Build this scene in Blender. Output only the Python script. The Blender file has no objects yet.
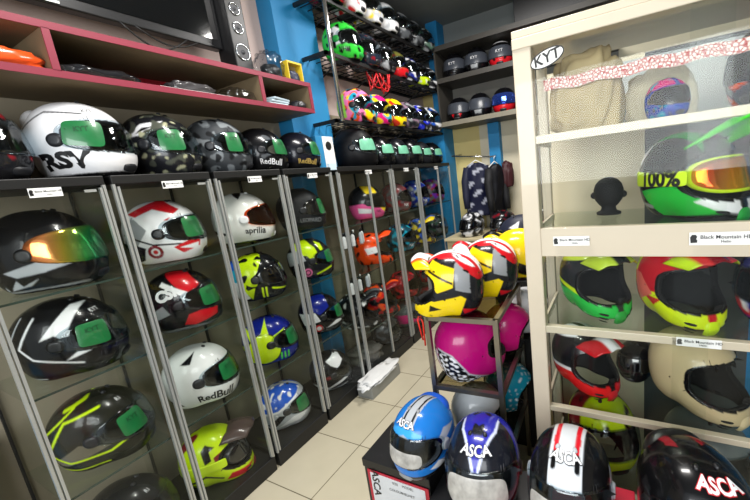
import bpy, bmesh, math, random
import numpy as np
from mathutils import Vector, Matrix
random.seed(7); rng = np.random.default_rng(7)
SC = bpy.context.scene; C = SC.collection
H0 = 1.57                                   # camera height above the floor
# ---------------------------------------------------------------- camera
CX, CY, F = 437.0, 247.7, 355.0
def _d(p): v = np.array([p[0]-CX, -(p[1]-CY), -F]); return v/np.linalg.norm(v)
_M = np.stack([-_d((-250, 255)), _d((620, 156)), -_d((640, 2030))])
_u, _, _vt = np.linalg.svd(_M); _M = _u@_vt
cam = bpy.data.objects.new('camera', bpy.data.cameras.new('camera')); C.objects.link(cam)
cam.data.sensor_width = 36; cam.data.lens = F/750*36
cam.data.shift_x = -(CX-375)/750; cam.data.shift_y = (CY-250)/750
cam.data.clip_start = .02
m4 = Matrix([[*_M[0], 0], [*_M[1], 0], [*_M[2], H0], [0, 0, 0, 1]]); cam.matrix_world = m4
SC.camera = cam
def at(px, py, ax, val):                     # the point of the plane axis=val (floor z = 0) along a sight line
    v = _M@np.array([px-CX, -(py-CY), -F]); o = np.array([0, 0, H0]); t = (val-o[ax])/v[ax]
    return o+v*t
# ---------------------------------------------------------------- light
SC.view_settings.view_transform = 'Standard'; SC.view_settings.look = 'None'
SC.view_settings.gamma = 1; SC.view_settings.exposure = 0.35
SC.view_settings.use_curve_mapping = False
SC.cycles.max_bounces = 7; SC.cycles.transparent_max_bounces = 40; SC.cycles.diffuse_bounces = 3
SC.cycles.glossy_bounces = 4; SC.cycles.use_denoising = True; SC.cycles.sample_clamp_indirect = 4
SC.cycles.caustics_reflective = False; SC.cycles.caustics_refractive = False
W = bpy.data.worlds.new('daylight'); SC.world = W; W.use_nodes = True
W.node_tree.nodes['Background'].inputs[0].default_value = (.86, .93, 1, 1)
W.node_tree.nodes['Background'].inputs[1].default_value = .6
def area(name, loc, target, sx, sy, power, col=(1, 1, 1)):
    l = bpy.data.lights.new(name, 'AREA'); l.shape = 'RECTANGLE'; l.size = sx; l.size_y = sy
    l.energy = power; l.color = col
    o = bpy.data.objects.new(name, l); C.objects.link(o); o.location = loc
    o.rotation_euler = (Vector(target)-Vector(loc)).to_track_quat('-Z', 'Y').to_euler(); return o
area('storefront_daylight', (-.1, -1.45, 1.9), (-.6, 2, 1.2), 2.2, 1.1, 62, (.95, .98, 1))
area('ceiling_panel_light', (-.75, 1.0, 3.22), (-.75, 1.0, 0), .9, .3, 44, (1, .97, .93))
area('ceiling_panel_light', (-.75, 2.7, 3.22), (-.75, 2.7, 0), .9, .3, 48, (1, .97, .93))
# ---------------------------------------------------------------- materials
def srgb(h):
    if isinstance(h, str):
        h = PAL.get(h, h); h = h.lstrip('#'); c = [int(h[i:i+2], 16)/255 for i in (0, 2, 4)]
    else: c = h
    return [x/12.92 if x <= .04045 else ((x+.055)/1.055)**2.4 for x in c]
PAL = dict(k='#0d0d10', k2='#1c1d21', g='#55585c', g2='#8d9093', w='#e6e6e8', s='#b4b8bd', r='#c41822', r2='#7d1420',
           ny='#c9e615', y='#f0d012', o='#f0521a', b='#1a55c0', b2='#12207e', lb='#3d9be0', c='#20a0c0', gr='#3fd030',
           gr2='#1f9a3c', p='#e0187c', p2='#f078b0', cr='#d8c49c', pu='#6a2aa0', ol='#62622a', st='#2fa458')
MC = {}
def mat(name, col='#808080', rough=.5, metal=0., noise=.06, scale=9., bump=0., coat=0., trans=0., emit=None, estr=0.):
    if name in MC: return MC[name]
    m = bpy.data.materials.new(name); m.use_nodes = True; nt = m.node_tree; b = nt.nodes['Principled BSDF']
    c = srgb(col)
    if noise:
        tc = nt.nodes.new('ShaderNodeTexCoord'); n = nt.nodes.new('ShaderNodeTexNoise'); n.inputs['Scale'].default_value = scale
        nt.links.new(tc.outputs['Object'], n.inputs['Vector'])
        r = nt.nodes.new('ShaderNodeMix'); r.data_type = 'RGBA'
        r.inputs[6].default_value = (*[x*(1-noise*2) for x in c], 1); r.inputs[7].default_value = (*[min(1, x*(1+noise*2)) for x in c], 1)
        nt.links.new(n.outputs[0], r.inputs[0]); nt.links.new(r.outputs[2], b.inputs['Base Color'])
        if bump:
            bp = nt.nodes.new('ShaderNodeBump'); bp.inputs['Strength'].default_value = bump; bp.inputs['Distance'].default_value = .01
            nt.links.new(n.outputs[0], bp.inputs['Height']); nt.links.new(bp.outputs[0], b.inputs['Normal'])
    else: b.inputs['Base Color'].default_value = (*c, 1)
    b.inputs['Roughness'].default_value = rough; b.inputs['Metallic'].default_value = metal
    b.inputs['Coat Weight'].default_value = coat
    if emit: b.inputs['Emission Color'].default_value = (*srgb(emit), 1); b.inputs['Emission Strength'].default_value = estr
    MC[name] = m; return m
def glass(name, tint=(.93, .97, .95), refl=1., rough=.02, ior=1.45):
    if name in MC: return MC[name]
    m = bpy.data.materials.new(name); m.use_nodes = True; nt = m.node_tree; nt.nodes.clear()
    o = nt.nodes.new('ShaderNodeOutputMaterial'); mx = nt.nodes.new('ShaderNodeMixShader')
    t = nt.nodes.new('ShaderNodeBsdfTransparent'); t.inputs[0].default_value = (*tint, 1)
    g = nt.nodes.new('ShaderNodeBsdfGlossy'); g.inputs['Roughness'].default_value = rough
    lw = nt.nodes.new('ShaderNodeLayerWeight'); lw.inputs[0].default_value = .5
    pw = nt.nodes.new('ShaderNodeMath'); pw.operation = 'POWER'; pw.inputs[1].default_value = 5
    mu = nt.nodes.new('ShaderNodeMath'); mu.operation = 'MULTIPLY_ADD'; mu.inputs[1].default_value = .35; mu.inputs[2].default_value = .03*refl; mu.use_clamp = True
    nt.links.new(lw.outputs['Facing'], pw.inputs[0]); nt.links.new(pw.outputs[0], mu.inputs[0]); nt.links.new(mu.outputs[0], mx.inputs[0])
    nt.links.new(t.outputs[0], mx.inputs[1]); nt.links.new(g.outputs[0], mx.inputs[2]); nt.links.new(mx.outputs[0], o.inputs[0])
    MC[name] = m; return m
def paint(name, rough, coat):
    m = bpy.data.materials.new(name); m.use_nodes = True; nt = m.node_tree; b = nt.nodes['Principled BSDF']
    a = nt.nodes.new('ShaderNodeAttribute'); a.attribute_name = 'Col'
    nt.links.new(a.outputs[0], b.inputs['Base Color']); b.inputs['Roughness'].default_value = rough
    b.inputs['Coat Weight'].default_value = coat; b.inputs['Coat Roughness'].default_value = .04; b.inputs['Specular IOR Level'].default_value = .22
    return m
GLOSS = paint('gloss_paint', .24, .3); MATTE = paint('matte_paint', .5, 0)
def irid(name, stops, tr=.0, rough=.12):     # mirror visor whose coating runs through several colours across it
    if name in MC: return MC[name]
    m = bpy.data.materials.new(name); m.use_nodes = True; nt = m.node_tree; b = nt.nodes['Principled BSDF']
    tc = nt.nodes.new('ShaderNodeTexCoord'); sp = nt.nodes.new('ShaderNodeSeparateXYZ'); r = nt.nodes.new('ShaderNodeValToRGB')
    nt.links.new(tc.outputs['Generated'], sp.inputs[0]); nt.links.new(sp.outputs[0], r.inputs[0])
    e = r.color_ramp.elements; e[0].position = stops[0][0]; e[0].color = (*srgb(stops[0][1]), 1)
    e[1].position = stops[-1][0]; e[1].color = (*srgb(stops[-1][1]), 1)
    for p, c in stops[1:-1]: x = e.new(p); x.color = (*srgb(c), 1)
    nt.links.new(r.outputs[0], b.inputs['Base Color']); b.inputs['Metallic'].default_value = .75; b.inputs['Roughness'].default_value = rough
    b.inputs['Alpha'].default_value = 1-tr
    MC[name] = m; return m
VIS = {
 'clear': glass('clear_visor', (.86, .9, .92), 1.5, .05, 1.5), 'smoke': glass('smoke_visor', (.2, .2, .22), 1.6, .05, 1.5),
 'dark': mat('dark_visor', '#0b0b0e', .06, 0, 0, coat=1), 'amber': glass('amber_visor', (.85, .42, .06), 1.2, .05, 1.5),
 'irid': irid('orange_green_visor', [(0, '#d8743a'), (.35, '#f09a5a'), (.6, '#a89a35'), (.85, '#2f9a4a'), (1, '#1d6b4a')]),
 'orange': irid('orange_lens', [(0, '#e8a020'), (.5, '#d8401a'), (1, '#f0b030')], .15),
 'blue': irid('blue_mirror_lens', [(0, '#2a4ad0'), (.5, '#5a7ae8'), (1, '#203a90')], .1),
 'grey': mat('grey_film_visor', '#3f434b', .3, 0, .15, 20), 'silver': mat('silver_visor', '#a9adb5', .15, .8, 0)}
STK = mat('green_peel_film', '#186b38', .35, 0, .14, 30, coat=.5); STP = mat('pale_green_film', '#6fb594', .35, 0, .14, 30); FILM = mat('milky_film', '#bdbab4', .2, 0, .3, 34); FILM.node_tree.nodes['Principled BSDF'].inputs['Alpha'].default_value = .78; LIN = mat('black_lining', '#0c0c0d', .9, 0, .2, 60)
LINC = mat('grey_lining', '#3a3a3e', .95, 0, .2, 60); RUB = mat('rubber', '#101012', .6)
MK = {}
def solid(c, rough=.35, metal=0):
    k = 'paint_%s_%s_%s' % (PAL.get(c, c).lstrip('#'), rough, metal); return mat(k, c, rough, metal, .03)
# ---------------------------------------------------------------- mesh helpers
def me(name, v, f, smooth=False):
    m = bpy.data.meshes.new(name); m.from_pydata([tuple(map(float, p)) for p in v], [], [tuple(q) for q in f]); m.validate(); m.update()
    if smooth: m.polygons.foreach_set('use_smooth', [True]*len(m.polygons))
    return m
def link(name, mesh, mt, parent=None, loc=None):
    o = bpy.data.objects.new(name, mesh); C.objects.link(o)
    for q in (mt if isinstance(mt, (list, tuple)) else [mt]): mesh.materials.append(q)
    if parent is not None: o.parent = parent
    if loc is not None: o.location = loc
    return o
class B:                                      # collects shapes into one mesh
    def __init__(s): s.bm = bmesh.new()
    def box(s, x0, x1, y0, y1, z0, z1, mi=0):
        vs = [s.bm.verts.new(p) for p in [(x0,y0,z0),(x1,y0,z0),(x1,y1,z0),(x0,y1,z0),(x0,y0,z1),(x1,y0,z1),(x1,y1,z1),(x0,y1,z1)]]
        for q in [(3,2,1,0),(4,5,6,7),(0,1,5,4),(1,2,6,5),(2,3,7,6),(3,0,4,7)]:
            f = s.bm.faces.new([vs[i] for i in q]); f.material_index = mi
        return s
    def tube(s, pts, r, n=8, mi=0, closed=False):
        pts = [Vector(p) for p in pts]; rings = []
        rr = r if isinstance(r, (list, tuple)) else [r]*len(pts)
        for i, p in enumerate(pts):
            t = (pts[min(i+1, len(pts)-1)]-pts[max(i-1, 0)]).normalized() if not closed else (pts[(i+1) % len(pts)]-pts[i-1]).normalized()
            a = t.cross(Vector((0, 0, 1)) if abs(t.z) < .95 else Vector((1, 0, 0))).normalized(); b = t.cross(a)
            rings.append([s.bm.verts.new(p+(a*math.cos(6.28318*k/n)+b*math.sin(6.28318*k/n))*rr[i]) for k in range(n)])
        m = len(rings)
        for i in range(m if closed else m-1):
            for k in range(n):
                f = s.bm.faces.new((rings[i][k], rings[i][(k+1) % n], rings[(i+1) % m][(k+1) % n], rings[(i+1) % m][k])); f.smooth = True; f.material_index = mi
        if not closed:
            for q in (rings[0][::-1], rings[-1]): f = s.bm.faces.new(q); f.material_index = mi
        return s
    def lathe(s, prof, n=20, c=(0, 0, 0), mi=0):
        rings = [[s.bm.verts.new((c[0]+r*math.cos(6.28318*k/n), c[1]+r*math.sin(6.28318*k/n), c[2]+z)) for k in range(n)] for r, z in prof]
        for i in range(len(rings)-1):
            for k in range(n):
                f = s.bm.faces.new((rings[i][k], rings[i][(k+1) % n], rings[i+1][(k+1) % n], rings[i+1][k])); f.smooth = True; f.material_index = mi
        f = s.bm.faces.new(rings[0][::-1]); f.material_index = mi; f = s.bm.faces.new(rings[-1]); f.material_index = mi
        return s
    def out(s, name, mt, parent=None, loc=None, bev=0):
        bmesh.ops.recalc_face_normals(s.bm, faces=s.bm.faces)
        m = bpy.data.meshes.new(name); s.bm.to_mesh(m); s.bm.free(); o = link(name, m, mt, parent, loc)
        if bev: q = o.modifiers.new('b', 'BEVEL'); q.width = bev; q.segments = 2; q.limit_method = 'ANGLE'
        return o
def empty(name, label, cat, loc, rz=0, group=None):
    o = bpy.data.objects.new(name, None); C.objects.link(o); o.location = loc; o.rotation_euler = (0, 0, rz); o.empty_display_size = .05
    o['label'] = label; o['category'] = cat
    if group: o['group'] = group
    return o
def tag(o, label, cat, group=None):
    o['label'] = label; o['category'] = cat
    if group: o['group'] = group
    return o
def struct(o): o['kind'] = 'structure'; return o
TC = {}
def text_mesh(s, bold=.0, size=1.):
    k = (s, bold)
    if k not in TC:
        cu = bpy.data.curves.new('t', 'FONT'); cu.body = s; cu.align_x = 'CENTER'; cu.align_y = 'CENTER'; cu.offset = bold; cu.resolution_u = 3
        o = bpy.data.objects.new('t', cu); C.objects.link(o)
        ev = o.evaluated_get(bpy.context.evaluated_depsgraph_get()); m = ev.to_mesh()
        v = np.array([p.co[:] for p in m.vertices]).reshape(-1, 3); f = [tuple(p.vertices) for p in m.polygons]; ev.to_mesh_clear()
        bpy.data.objects.remove(o); TC[k] = (v, f)
    return TC[k]
def flat_text(name, s, parent, O, U, V, h, mt, bold=0., off=.0015):   # lettering on a flat face: centre O, right U, up V
    v, f = text_mesh(s, bold); O = Vector(O); U = Vector(U).normalized(); V = Vector(V).normalized(); N = U.cross(V)
    return link(name, me(name, [O+U*(p[0]*h)+V*(p[1]*h)+N*off for p in v], f), mt, parent)

# ---------------------------------------------------------------- helmets
R2 = math.radians
TH = np.radians([-180, -160, -135, -112, -90, -70, -52, -38, -26, -14, 0, 20, 45, 70, 90, 112, 135, 158, 180])
PROF = {'full': [.150, .150, .156, .146, .130, .140, .163, .172, .171, .164, .150, .146, .145, .142, .140, .146, .153, .156, .150],
        'mx':   [.148, .150, .155, .144, .130, .150, .195, .222, .205, .165, .145, .143, .142, .140, .140, .146, .153, .155, .148],
        'open': [.146, .146, .150, .140, .128, .135, .140, .142, .144, .146, .146, .147, .146, .144, .142, .146, .150, .151, .146]}
PORT = {'full': (7, 19, 70), 'mx': (5, 24, 62), 'open': (-38, 60, 78), 'jet': (-38, 60, 78)}
ZC = -.113
class Shape:
    def __init__(s, kind): s.kind = kind; s.rs = np.array(PROF[kind]); s.b = .124 if kind != 'open' else .122; s.port = PORT[kind]
    def surf(s, d, off=0.):                   # d: (n,3) unit directions
        th = np.arctan2(d[:, 2], d[:, 0]); r = np.interp(th, TH, s.rs)
        # smooth the table a little
        r = (r+np.interp((th+.12+np.pi) % (2*np.pi)-np.pi, TH, s.rs)+np.interp((th-.12+np.pi) % (2*np.pi)-np.pi, TH, s.rs))/3
        c = np.hypot(d[:, 0], d[:, 2]); p = 2.25
        R = ((c/r)**p+(np.abs(d[:, 1])/s.b)**p)**(-1/p)
        return d*(R+off)[:, None]
    def ae(s, az, el, off=0.):
        az = np.radians(az); el = np.radians(el)
        return s.surf(np.stack([np.cos(el)*np.cos(az), np.cos(el)*np.sin(az), np.sin(el)], -1), off)
    def sd(s, d):                             # <0 inside the eye port, degrees
        az = np.degrees(np.arctan2(d[:, 1], d[:, 0])); el = np.degrees(np.arcsin(np.clip(d[:, 2], -1, 1)))
        c, h, w = s.port
        q = (np.abs(az/w)**3.4+np.abs((el-c)/h)**3.4)**(1/3.4)
        return (q-1)*min(h, 30)
SH = {k: Shape(k) for k in PROF}
_grid = {}
def shell_grid(kind, n):
    if (kind, n) in _grid: return _grid[kind, n]
    S = SH[kind]; nt, nf = n, n//2
    th = np.linspace(-np.pi, np.pi, nt, endpoint=False); ph = np.linspace(-np.pi/2+.02, np.pi/2-.02, nf)
    T, P = np.meshgrid(th, ph, indexing='ij'); p = np.stack([T.ravel(), P.ravel()], -1)
    def dd(p): return np.stack([np.cos(p[:, 1])*np.cos(p[:, 0]), np.sin(p[:, 1]), np.cos(p[:, 1])*np.sin(p[:, 0])], -1)
    f1 = lambda p: S.sd(dd(p)); f2 = lambda p: (S.surf(dd(p))[:, 2]-ZC)/.14*57
    cell = 360/nt
    for f in (f1, f2):
        for _ in range(2):
            v = f(p); e = 1e-3
            gx = (f(p+[e, 0])-v)/e; gy = (f(p+[0, e])-v)/e; cs = np.maximum(np.cos(p[:, 1]), .15)
            g2 = (gx/cs)**2+gy**2+1e-9; m = np.abs(v)/np.sqrt(g2) < .62*2*np.pi/nt
            st = np.stack([v*gx/cs**2/g2, v*gy/g2], -1); p = p-np.where(m[:, None], st, 0)
    d = dd(p); X = S.surf(d); v1 = f1(p); v2 = f2(p)
    i = np.arange(nt)[:, None]; j = np.arange(nf-1)[None]
    q = np.stack([(i*nf+j), (((i+1) % nt)*nf+j), (((i+1) % nt)*nf+j+1), (i*nf+j+1)], -1).reshape(-1, 4)
    keep = (v1[q].mean(1) > 0) & (v2[q].mean(1) > 0); q = q[keep]
    if np.einsum('ij,ij->i', np.cross(X[q[:, 1]]-X[q[:, 0]], X[q[:, 2]]-X[q[:, 0]]), X[q[:, 0]]).mean() < 0: q = q[:, ::-1]
    used = np.unique(q); idx = -np.ones(len(X), int); idx[used] = np.arange(len(used))
    _grid[kind, n] = (X[used], idx[q], v1[used]); return _grid[kind, n]
def inpoly(x, y, poly):
    ins = np.zeros(len(x), bool); n = len(poly); j = n-1
    for i in range(n):
        xi, yi = poly[i]; xj, yj = poly[j]
        c = ((yi > y) != (yj > y)) & (x < (xj-xi)*(y-yi)/((yj-yi) or 1e-9)+xi); ins ^= c; j = i
    return ins
def segd(x, y, a, b):
    ax, ay = a; bx, by = b; dx, dy = bx-ax, by-ay; t = np.clip(((x-ax)*dx+(y-ay)*dy)/(dx*dx+dy*dy+1e-9), 0, 1)
    return np.hypot(x-ax-t*dx, y-ay-t*dy)
def colour(P, sd, layers):
    x, y, z = P[:, 0]*100, P[:, 1]*100, (P[:, 2]-ZC)*100          # cm: x forward, z above the rim
    n = len(x); col = np.zeros((n, 3)); ay = np.abs(y)
    for L in layers:
        k = L[0]; c = np.array(srgb(L[-1]))
        if k == 'all': m = np.ones(n, bool)
        elif k == 's': m = inpoly(x, z, L[1]) & (ay > 1.5)
        elif k == 't': m = inpoly(x, ay, L[1]) & (z > 8)
        elif k == 'f': m = inpoly(ay, z, L[1]) & (x > 0)
        elif k == 'ln':
            m = np.zeros(n, bool)
            for a, b in zip(L[1][:-1], L[1][1:]): m |= segd(x, z, a, b) < L[2]
            m &= ay > 1.5
        elif k == 'tl':
            m = np.zeros(n, bool)
            for a, b in zip(L[1][:-1], L[1][1:]): m |= segd(x, ay, a, b) < L[2]
            m &= z > 8
        elif k == 'z': m = z < L[1]
        elif k == 'zz': m = (z > L[1]) & (z < L[2])
        elif k == 'x': m = (x > L[1]) & (x < L[2])
        elif k == 'cir': m = (np.hypot(x-L[1], z-L[2]) < L[3]) & (ay > 4)
        elif k == 'ns':
            v = (np.sin(x*L[2]+1.9*np.sin(z*L[2]*1.3))+np.sin(ay*L[2]*1.1+1.3*np.sin(x*L[2]*.9))+np.sin(z*L[2]*1.4+1.5*np.sin(ay*L[2]*.7)))/3
            m = (v > L[3]) & inpoly(x, z, L[1])
        elif k == 'n':
            s, th, sdv = L[1], L[2], L[3]; a = sdv*1.7
            v = (np.sin(x*s+a+1.6*np.sin(z*s*.8+a))+np.sin(ay*s*1.1-a+1.3*np.sin(x*s*.9))+np.sin(z*s*1.2+2*a+1.5*np.sin(ay*s*.7)))/3
            m = v > th
        col[m] = c
    if sd is not None: col[np.abs(sd) < 2.2] = srgb('k')
    return col
def setcol(mesh, col):
    a = mesh.color_attributes.new('Col', 'FLOAT_COLOR', 'POINT'); a.data.foreach_set('color', np.c_[col, np.ones(len(col))].astype(np.float32).ravel())
def patch(name, S, az, el, raz, rel, off, mt, parent, pw=3., flat=.9, n=10, z0=0., rot=0., th=0.):
    """a raised piece hugging the shell around (az, el): superellipse outline, edges sunk to the shell"""
    u = np.linspace(-1, 1, n); U, V = np.meshgrid(u, u, indexing='ij'); U = U.ravel(); V = V.ravel()
    m = np.maximum(np.abs(U), np.abs(V)); ln = (np.abs(U)**pw+np.abs(V)**pw)**(1/pw); k = np.where(ln > 0, m/np.maximum(ln, 1e-9), 1)
    U2, V2 = U*k, V*k; rho = m; c, s = math.cos(rot), math.sin(rot)
    A = az+raz*(U2*c-V2*s); E_ = el+rel*(U2*s+V2*c)
    h = z0+(off-z0)*(1-np.clip((rho-flat)/(1.001-flat), 0, 1)**2)
    X = S.ae(A, E_, 0)
    dn = X/np.linalg.norm(X, axis=1)[:, None]; X = X+dn*h[:, None]
    i = np.arange(n-1)[:, None]; j = np.arange(n-1)[None]; q = np.stack([i*n+j, (i+1)*n+j, (i+1)*n+j+1, i*n+j+1], -1).reshape(-1, 4)
    if np.einsum('ij,ij->i', np.cross(X[q[:, 1]]-X[q[:, 0]], X[q[:, 2]]-X[q[:, 0]]), X[q[:, 0]]).mean() < 0: q = q[:, ::-1]
    o = link(name, me(name, X-[0, 0, ZC], q.tolist(), True), mt, parent)
    if th: md = o.modifiers.new('s', 'SOLIDIFY'); md.thickness = th; md.offset = 1
    return o
def letters(S, s, az, el, h, mt, parent, bold=.0, off=.002, rot=0., stretch=1., name='lettering', mirror=False):
    v, f = text_mesh(s, bold); c, sn = math.cos(rot), math.sin(rot); R = .135
    x = v[:, 0]*h*stretch; y = v[:, 1]*h; a = az+np.degrees((x*c-y*sn)/R); e = el+np.degrees((x*sn+y*c)/R)
    return link(name, me(name, S.ae(a, e, off)-[0, 0, ZC], f), mt, parent)
STAT = []
FINE = lambda r: 250 if r >= 130 else 200 if r >= 100 else 120 if r >= 80 else 84
def helmet(label, loc, head, kind='full', sc=1., paint=(('all', 'k'),), matte=False, visor='clear', stick=None, text=(), res=96,
           peak=None, goggle=None, vents='k2', tilt=(0, 0), chin=None, spoiler=None, group=None, lift=0, lining=None, hanging=None, parts=True, smat=None, film=None, zs=1.15):
    S = SH[kind]; t = empty('helmet', label, 'helmet', (loc[0], loc[1], loc[2]+.0015), R2(head), group); t.scale = (sc*1.05, sc*1.05, sc*zs)
    t.rotation_euler = (R2(tilt[0]), R2(tilt[1]), R2(head))
    X, q, sd = shell_grid(kind, FINE(res))
    m = me('shell', X-[0, 0, ZC], q.tolist(), True); h = 2*np.pi*.15/FINE(res)*.36; setcol(m, sum(colour(X+np.array(o)*h, sd, paint) for o in ((1, 0, 1), (-1, 0, 1), (1, 0, -1), (-1, 0, -1), (0, 1, 0), (0, -1, 0)))/6)
    sh = link('shell', m, [MATTE if matte else GLOSS, lining or LIN], t)
    so = sh.modifiers.new('s', 'SOLIDIFY'); so.thickness = .022; so.offset = -1; so.material_offset = 1; so.material_offset_rim = 1
    side = -1 if math.cos(R2(head)-math.atan2(loc[1], loc[0])-math.pi/2) < 0 else 1
    if visor:
        if kind == 'full': patch('visor', S, 0, 8, 84, 21.5, .006, VIS[visor], t, 3.2, .985, 22 if res > 60 else 14, .003, th=.0015)
        elif kind == 'open': patch('visor', S, 0, -2, 78, 30, .014, VIS[visor], t, 3.2, .985, 20, .004, th=.0015)
        for sg in (-1, 1):
            if kind == 'full': patch('visor_pivot', S, sg*86, 3, 12, 10, .009, solid(vents, .4), t, 2.2, .7, 9)
    if stick:                                  # peel-off film on the visor
        patch('visor_sticker', S, side*stick[0], stick[1], stick[2], stick[3], .0095, smat or STK, t, 7, .97, 10, .008, rot=R2(stick[4] if len(stick) > 4 else 0))
        if res >= 100 and smat is None: letters(S, 'KYT', side*stick[0], stick[1]+5, .02, solid('#0e4a26', .5), t, .02, .011, name='sticker_lettering')
    if film: patch('visor_film', S, *film, .0098, FILM, t, 4, .95, 14, .008)
    if parts and kind == 'full':
        patch('chin_vent', S, 0, -31, 14, 5, .006, solid(vents, .4), t, 3, .7, 10)
        for sg in (-1, 1):
            patch('top_vent', S, sg*30, 70, 8, 3.5, .006, solid(vents, .4), t, 2.5, .6, 9)
        if spoiler: patch('spoiler', S, 180, 38, 45, 14, .016, solid(spoiler, .3), t, 2.4, .35, 14)
    if kind == 'mx':
        patch('chin_vent', S, 0, -34, 9, 8, .007, solid(chin or vents, .4), t, 3, .6, 10)
        for sg in (-1, 1):
            for k in range(3 if res > 60 else 1): patch('chin_slot', S, sg*22, -29-k*5, 6, 1.3, .0015, LIN, t, 2.5, .5, 7)
    if peak is not None:
        nu, nv = 17, 13; u = np.linspace(-1, 1, nu); w = np.linspace(0, 1, nv); U, V = np.meshgrid(u, w, indexing='ij'); U = U.ravel(); V = V.ravel()
        A = S.ae(U*58, 50-12*np.abs(U)**2, .004); L = peak.get('len', .205); up = peak.get('up', .15)
        Ebar = np.stack([L-.035*U**2, .088*U, up-.02-.02*U**2], -1)
        X2 = A*(1-V)[:, None]+Ebar*V[:, None]; X2[:, 2] += .02*np.sin(V*np.pi)*(1-U**2)+.006*(np.cos(U*9.4)*.5)
        i = np.arange(nu-1)[:, None]; j = np.arange(nv-1)[None]; q2 = np.stack([i*nv+j, (i+1)*nv+j, (i+1)*nv+j+1, i*nv+j+1], -1).reshape(-1, 4)
        pm = me('peak', X2-[0, 0, ZC], q2.tolist(), True); pc = np.tile(srgb(peak['c']), (len(X2), 1))
        if 'c2' in peak: pc[np.abs(U) < peak.get('w', .3)] = srgb(peak['c2'])
        if 'c3' in peak: pc[(np.abs(U) > .72)] = srgb(peak['c3'])
        setcol(pm, pc); po = link('peak', pm, GLOSS, t); s2 = po.modifiers.new('s', 'SOLIDIFY'); s2.thickness = .005
    if goggle:
        g = patch('goggle_frame', S, 0, 4, 58, 21, .012, solid(goggle['c'], .35), t, 3, .8, 16, -.02)
        patch('goggle_lens', S, 0, 4, 50, 15.5, .017, VIS[goggle['lens']], g, 3, .9, 16, .012)
        for sg in (-1, 1): patch('goggle_strap', S, sg*106, 2, 52, 9.5, .006, solid(goggle['strap'], .7), g, 9, .9, 16, .002)
    for k, tx in enumerate(text):
        s_, az, el, h, c = tx[:5]; kw = dict(tx[5]) if len(tx) > 5 else {}; kw.setdefault('off', .003)
        front = kw.pop('front', False); bg = kw.pop('bg', None)
        dr = 1
        if not front and side > 0: a, dr = -az, -1
        else: a = az
        if dr < 0: kw['mirror'] = True
        if bg: letters(S, s_, a, el, h, solid(bg, .4), t, kw.get('bold', 0)+.045, .0018, kw.get('rot', 0), kw.get('stretch', 1), 'lettering_outline', dr < 0)
        letters(S, s_, a, el, h, solid(c, .4), t, **kw)
    if hanging:
        b = B(); b.tube([(.02, -.07, .03), (.06, -.1, -.005), (.09, -.11, .002)], .005, 6); b.out('chin_strap', solid(hanging, .8), t)
    STAT.append((label, tuple(loc))); return t

# ================================================================ the setting
wl = B().box(-2.34, -2.24, -1.6, 4.4, 0, 2.2).box(-2.34, -2.24, -1.6, 4.4, 2.2, 3.32, 1).out('wall_left', [mat('tan_plaster', '#968c78', .85, 0, .1, 3), mat('pinkish_plaster', '#cdb9b2', .85, 0, .04, 3)]); struct(wl)
# back wall: yellow and cream plaster
wb = B().box(-2.24, -1.52, 4.3, 4.4, 0, 3.32).box(-1.52, 2.3, 4.3, 4.4, 0, 3.32, 1).box(-2.24, 2.3, 4.29, 4.3, H0+1.3, 3.32, 2).out('wall_back', [mat('yellow_plaster', '#d9c684', .8, 0, .04, 4), mat('cream_plaster', '#d6cdb4', .8, 0, .04, 4), mat('grey_ceiling', '#767b79', .8, 0, .05, 2)]); struct(wb)
struct(B().box(2.2, 2.3, -1.6, 4.3, 0, 3.32).out('wall_right', mat('drab_plaster', '#8d8672', .8, 0, .05, 4)))
struct(B().box(-2.34, 2.3, -1.6, 4.4, 3.32, 3.42).out('ceiling', mat('grey_ceiling', '#767b79', .8, 0, .05, 2)))
def floor_mat():
    m = bpy.data.materials.new('floor_tiles'); m.use_nodes = True; nt = m.node_tree; b = nt.nodes['Principled BSDF']
    tc = nt.nodes.new('ShaderNodeTexCoord'); mp = nt.nodes.new('ShaderNodeMapping'); mp.inputs['Location'].default_value = (1.45+.4*9, -1.02+.4*9, 0)
    br = nt.nodes.new('ShaderNodeTexBrick'); br.offset = 0; br.inputs['Scale'].default_value = 1; br.inputs['Brick Width'].default_value = .4; br.inputs['Row Height'].default_value = .4
    br.inputs['Mortar Size'].default_value = .0028; br.inputs['Color1'].default_value = (*srgb('#c9c0a8'), 1); br.inputs['Color2'].default_value = (*srgb('#c4bba2'), 1); br.inputs['Mortar'].default_value = (*srgb('#6b6350'), 1)
    nt.links.new(tc.outputs['Object'], mp.inputs[0]); nt.links.new(mp.outputs[0], br.inputs[0])
    n = nt.nodes.new('ShaderNodeTexNoise'); n.inputs['Scale'].default_value = 6; mx = nt.nodes.new('ShaderNodeMix'); mx.data_type = 'RGBA'; mx.blend_type = 'MULTIPLY'; mx.inputs[0].default_value = .15
    nt.links.new(tc.outputs['Object'], n.inputs[0]); nt.links.new(br.outputs[0], mx.inputs[6]); nt.links.new(n.outputs[0], mx.inputs[7]); nt.links.new(mx.outputs[2], b.inputs['Base Color'])
    b.inputs['Roughness'].default_value = .22; return m
struct(B().box(-2.34, 2.3, -1.6, 4.4, -.1, 0).out('floor', floor_mat()))
TOPZ_ = H0+.16
BLUE = mat('blue_paint', '#1b7fb6', .6, 0, .06, 3)
struct(B().box(-2.24, -2.1, 1.96, 2.36, TOPZ_, 3.32).box(-2.24, -2.14, 1.985, 2.12, 0, TOPZ_).out('trim_1', BLUE))          # blue pillar between the cabinets
struct(B().box(-2.24, -1.87, 4.02, 4.3, 0, H0+.6).box(-2.0, -1.86, 4.1, 4.3, H0+.6, 3.32).out('trim_2', BLUE))           # blue pillar in the back corner
struct(B().box(-1.38, -1.245, 4.2, 4.3, 0, H0+.545).out('trim_3', BLUE))           # blue pillar on the back wall
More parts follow.
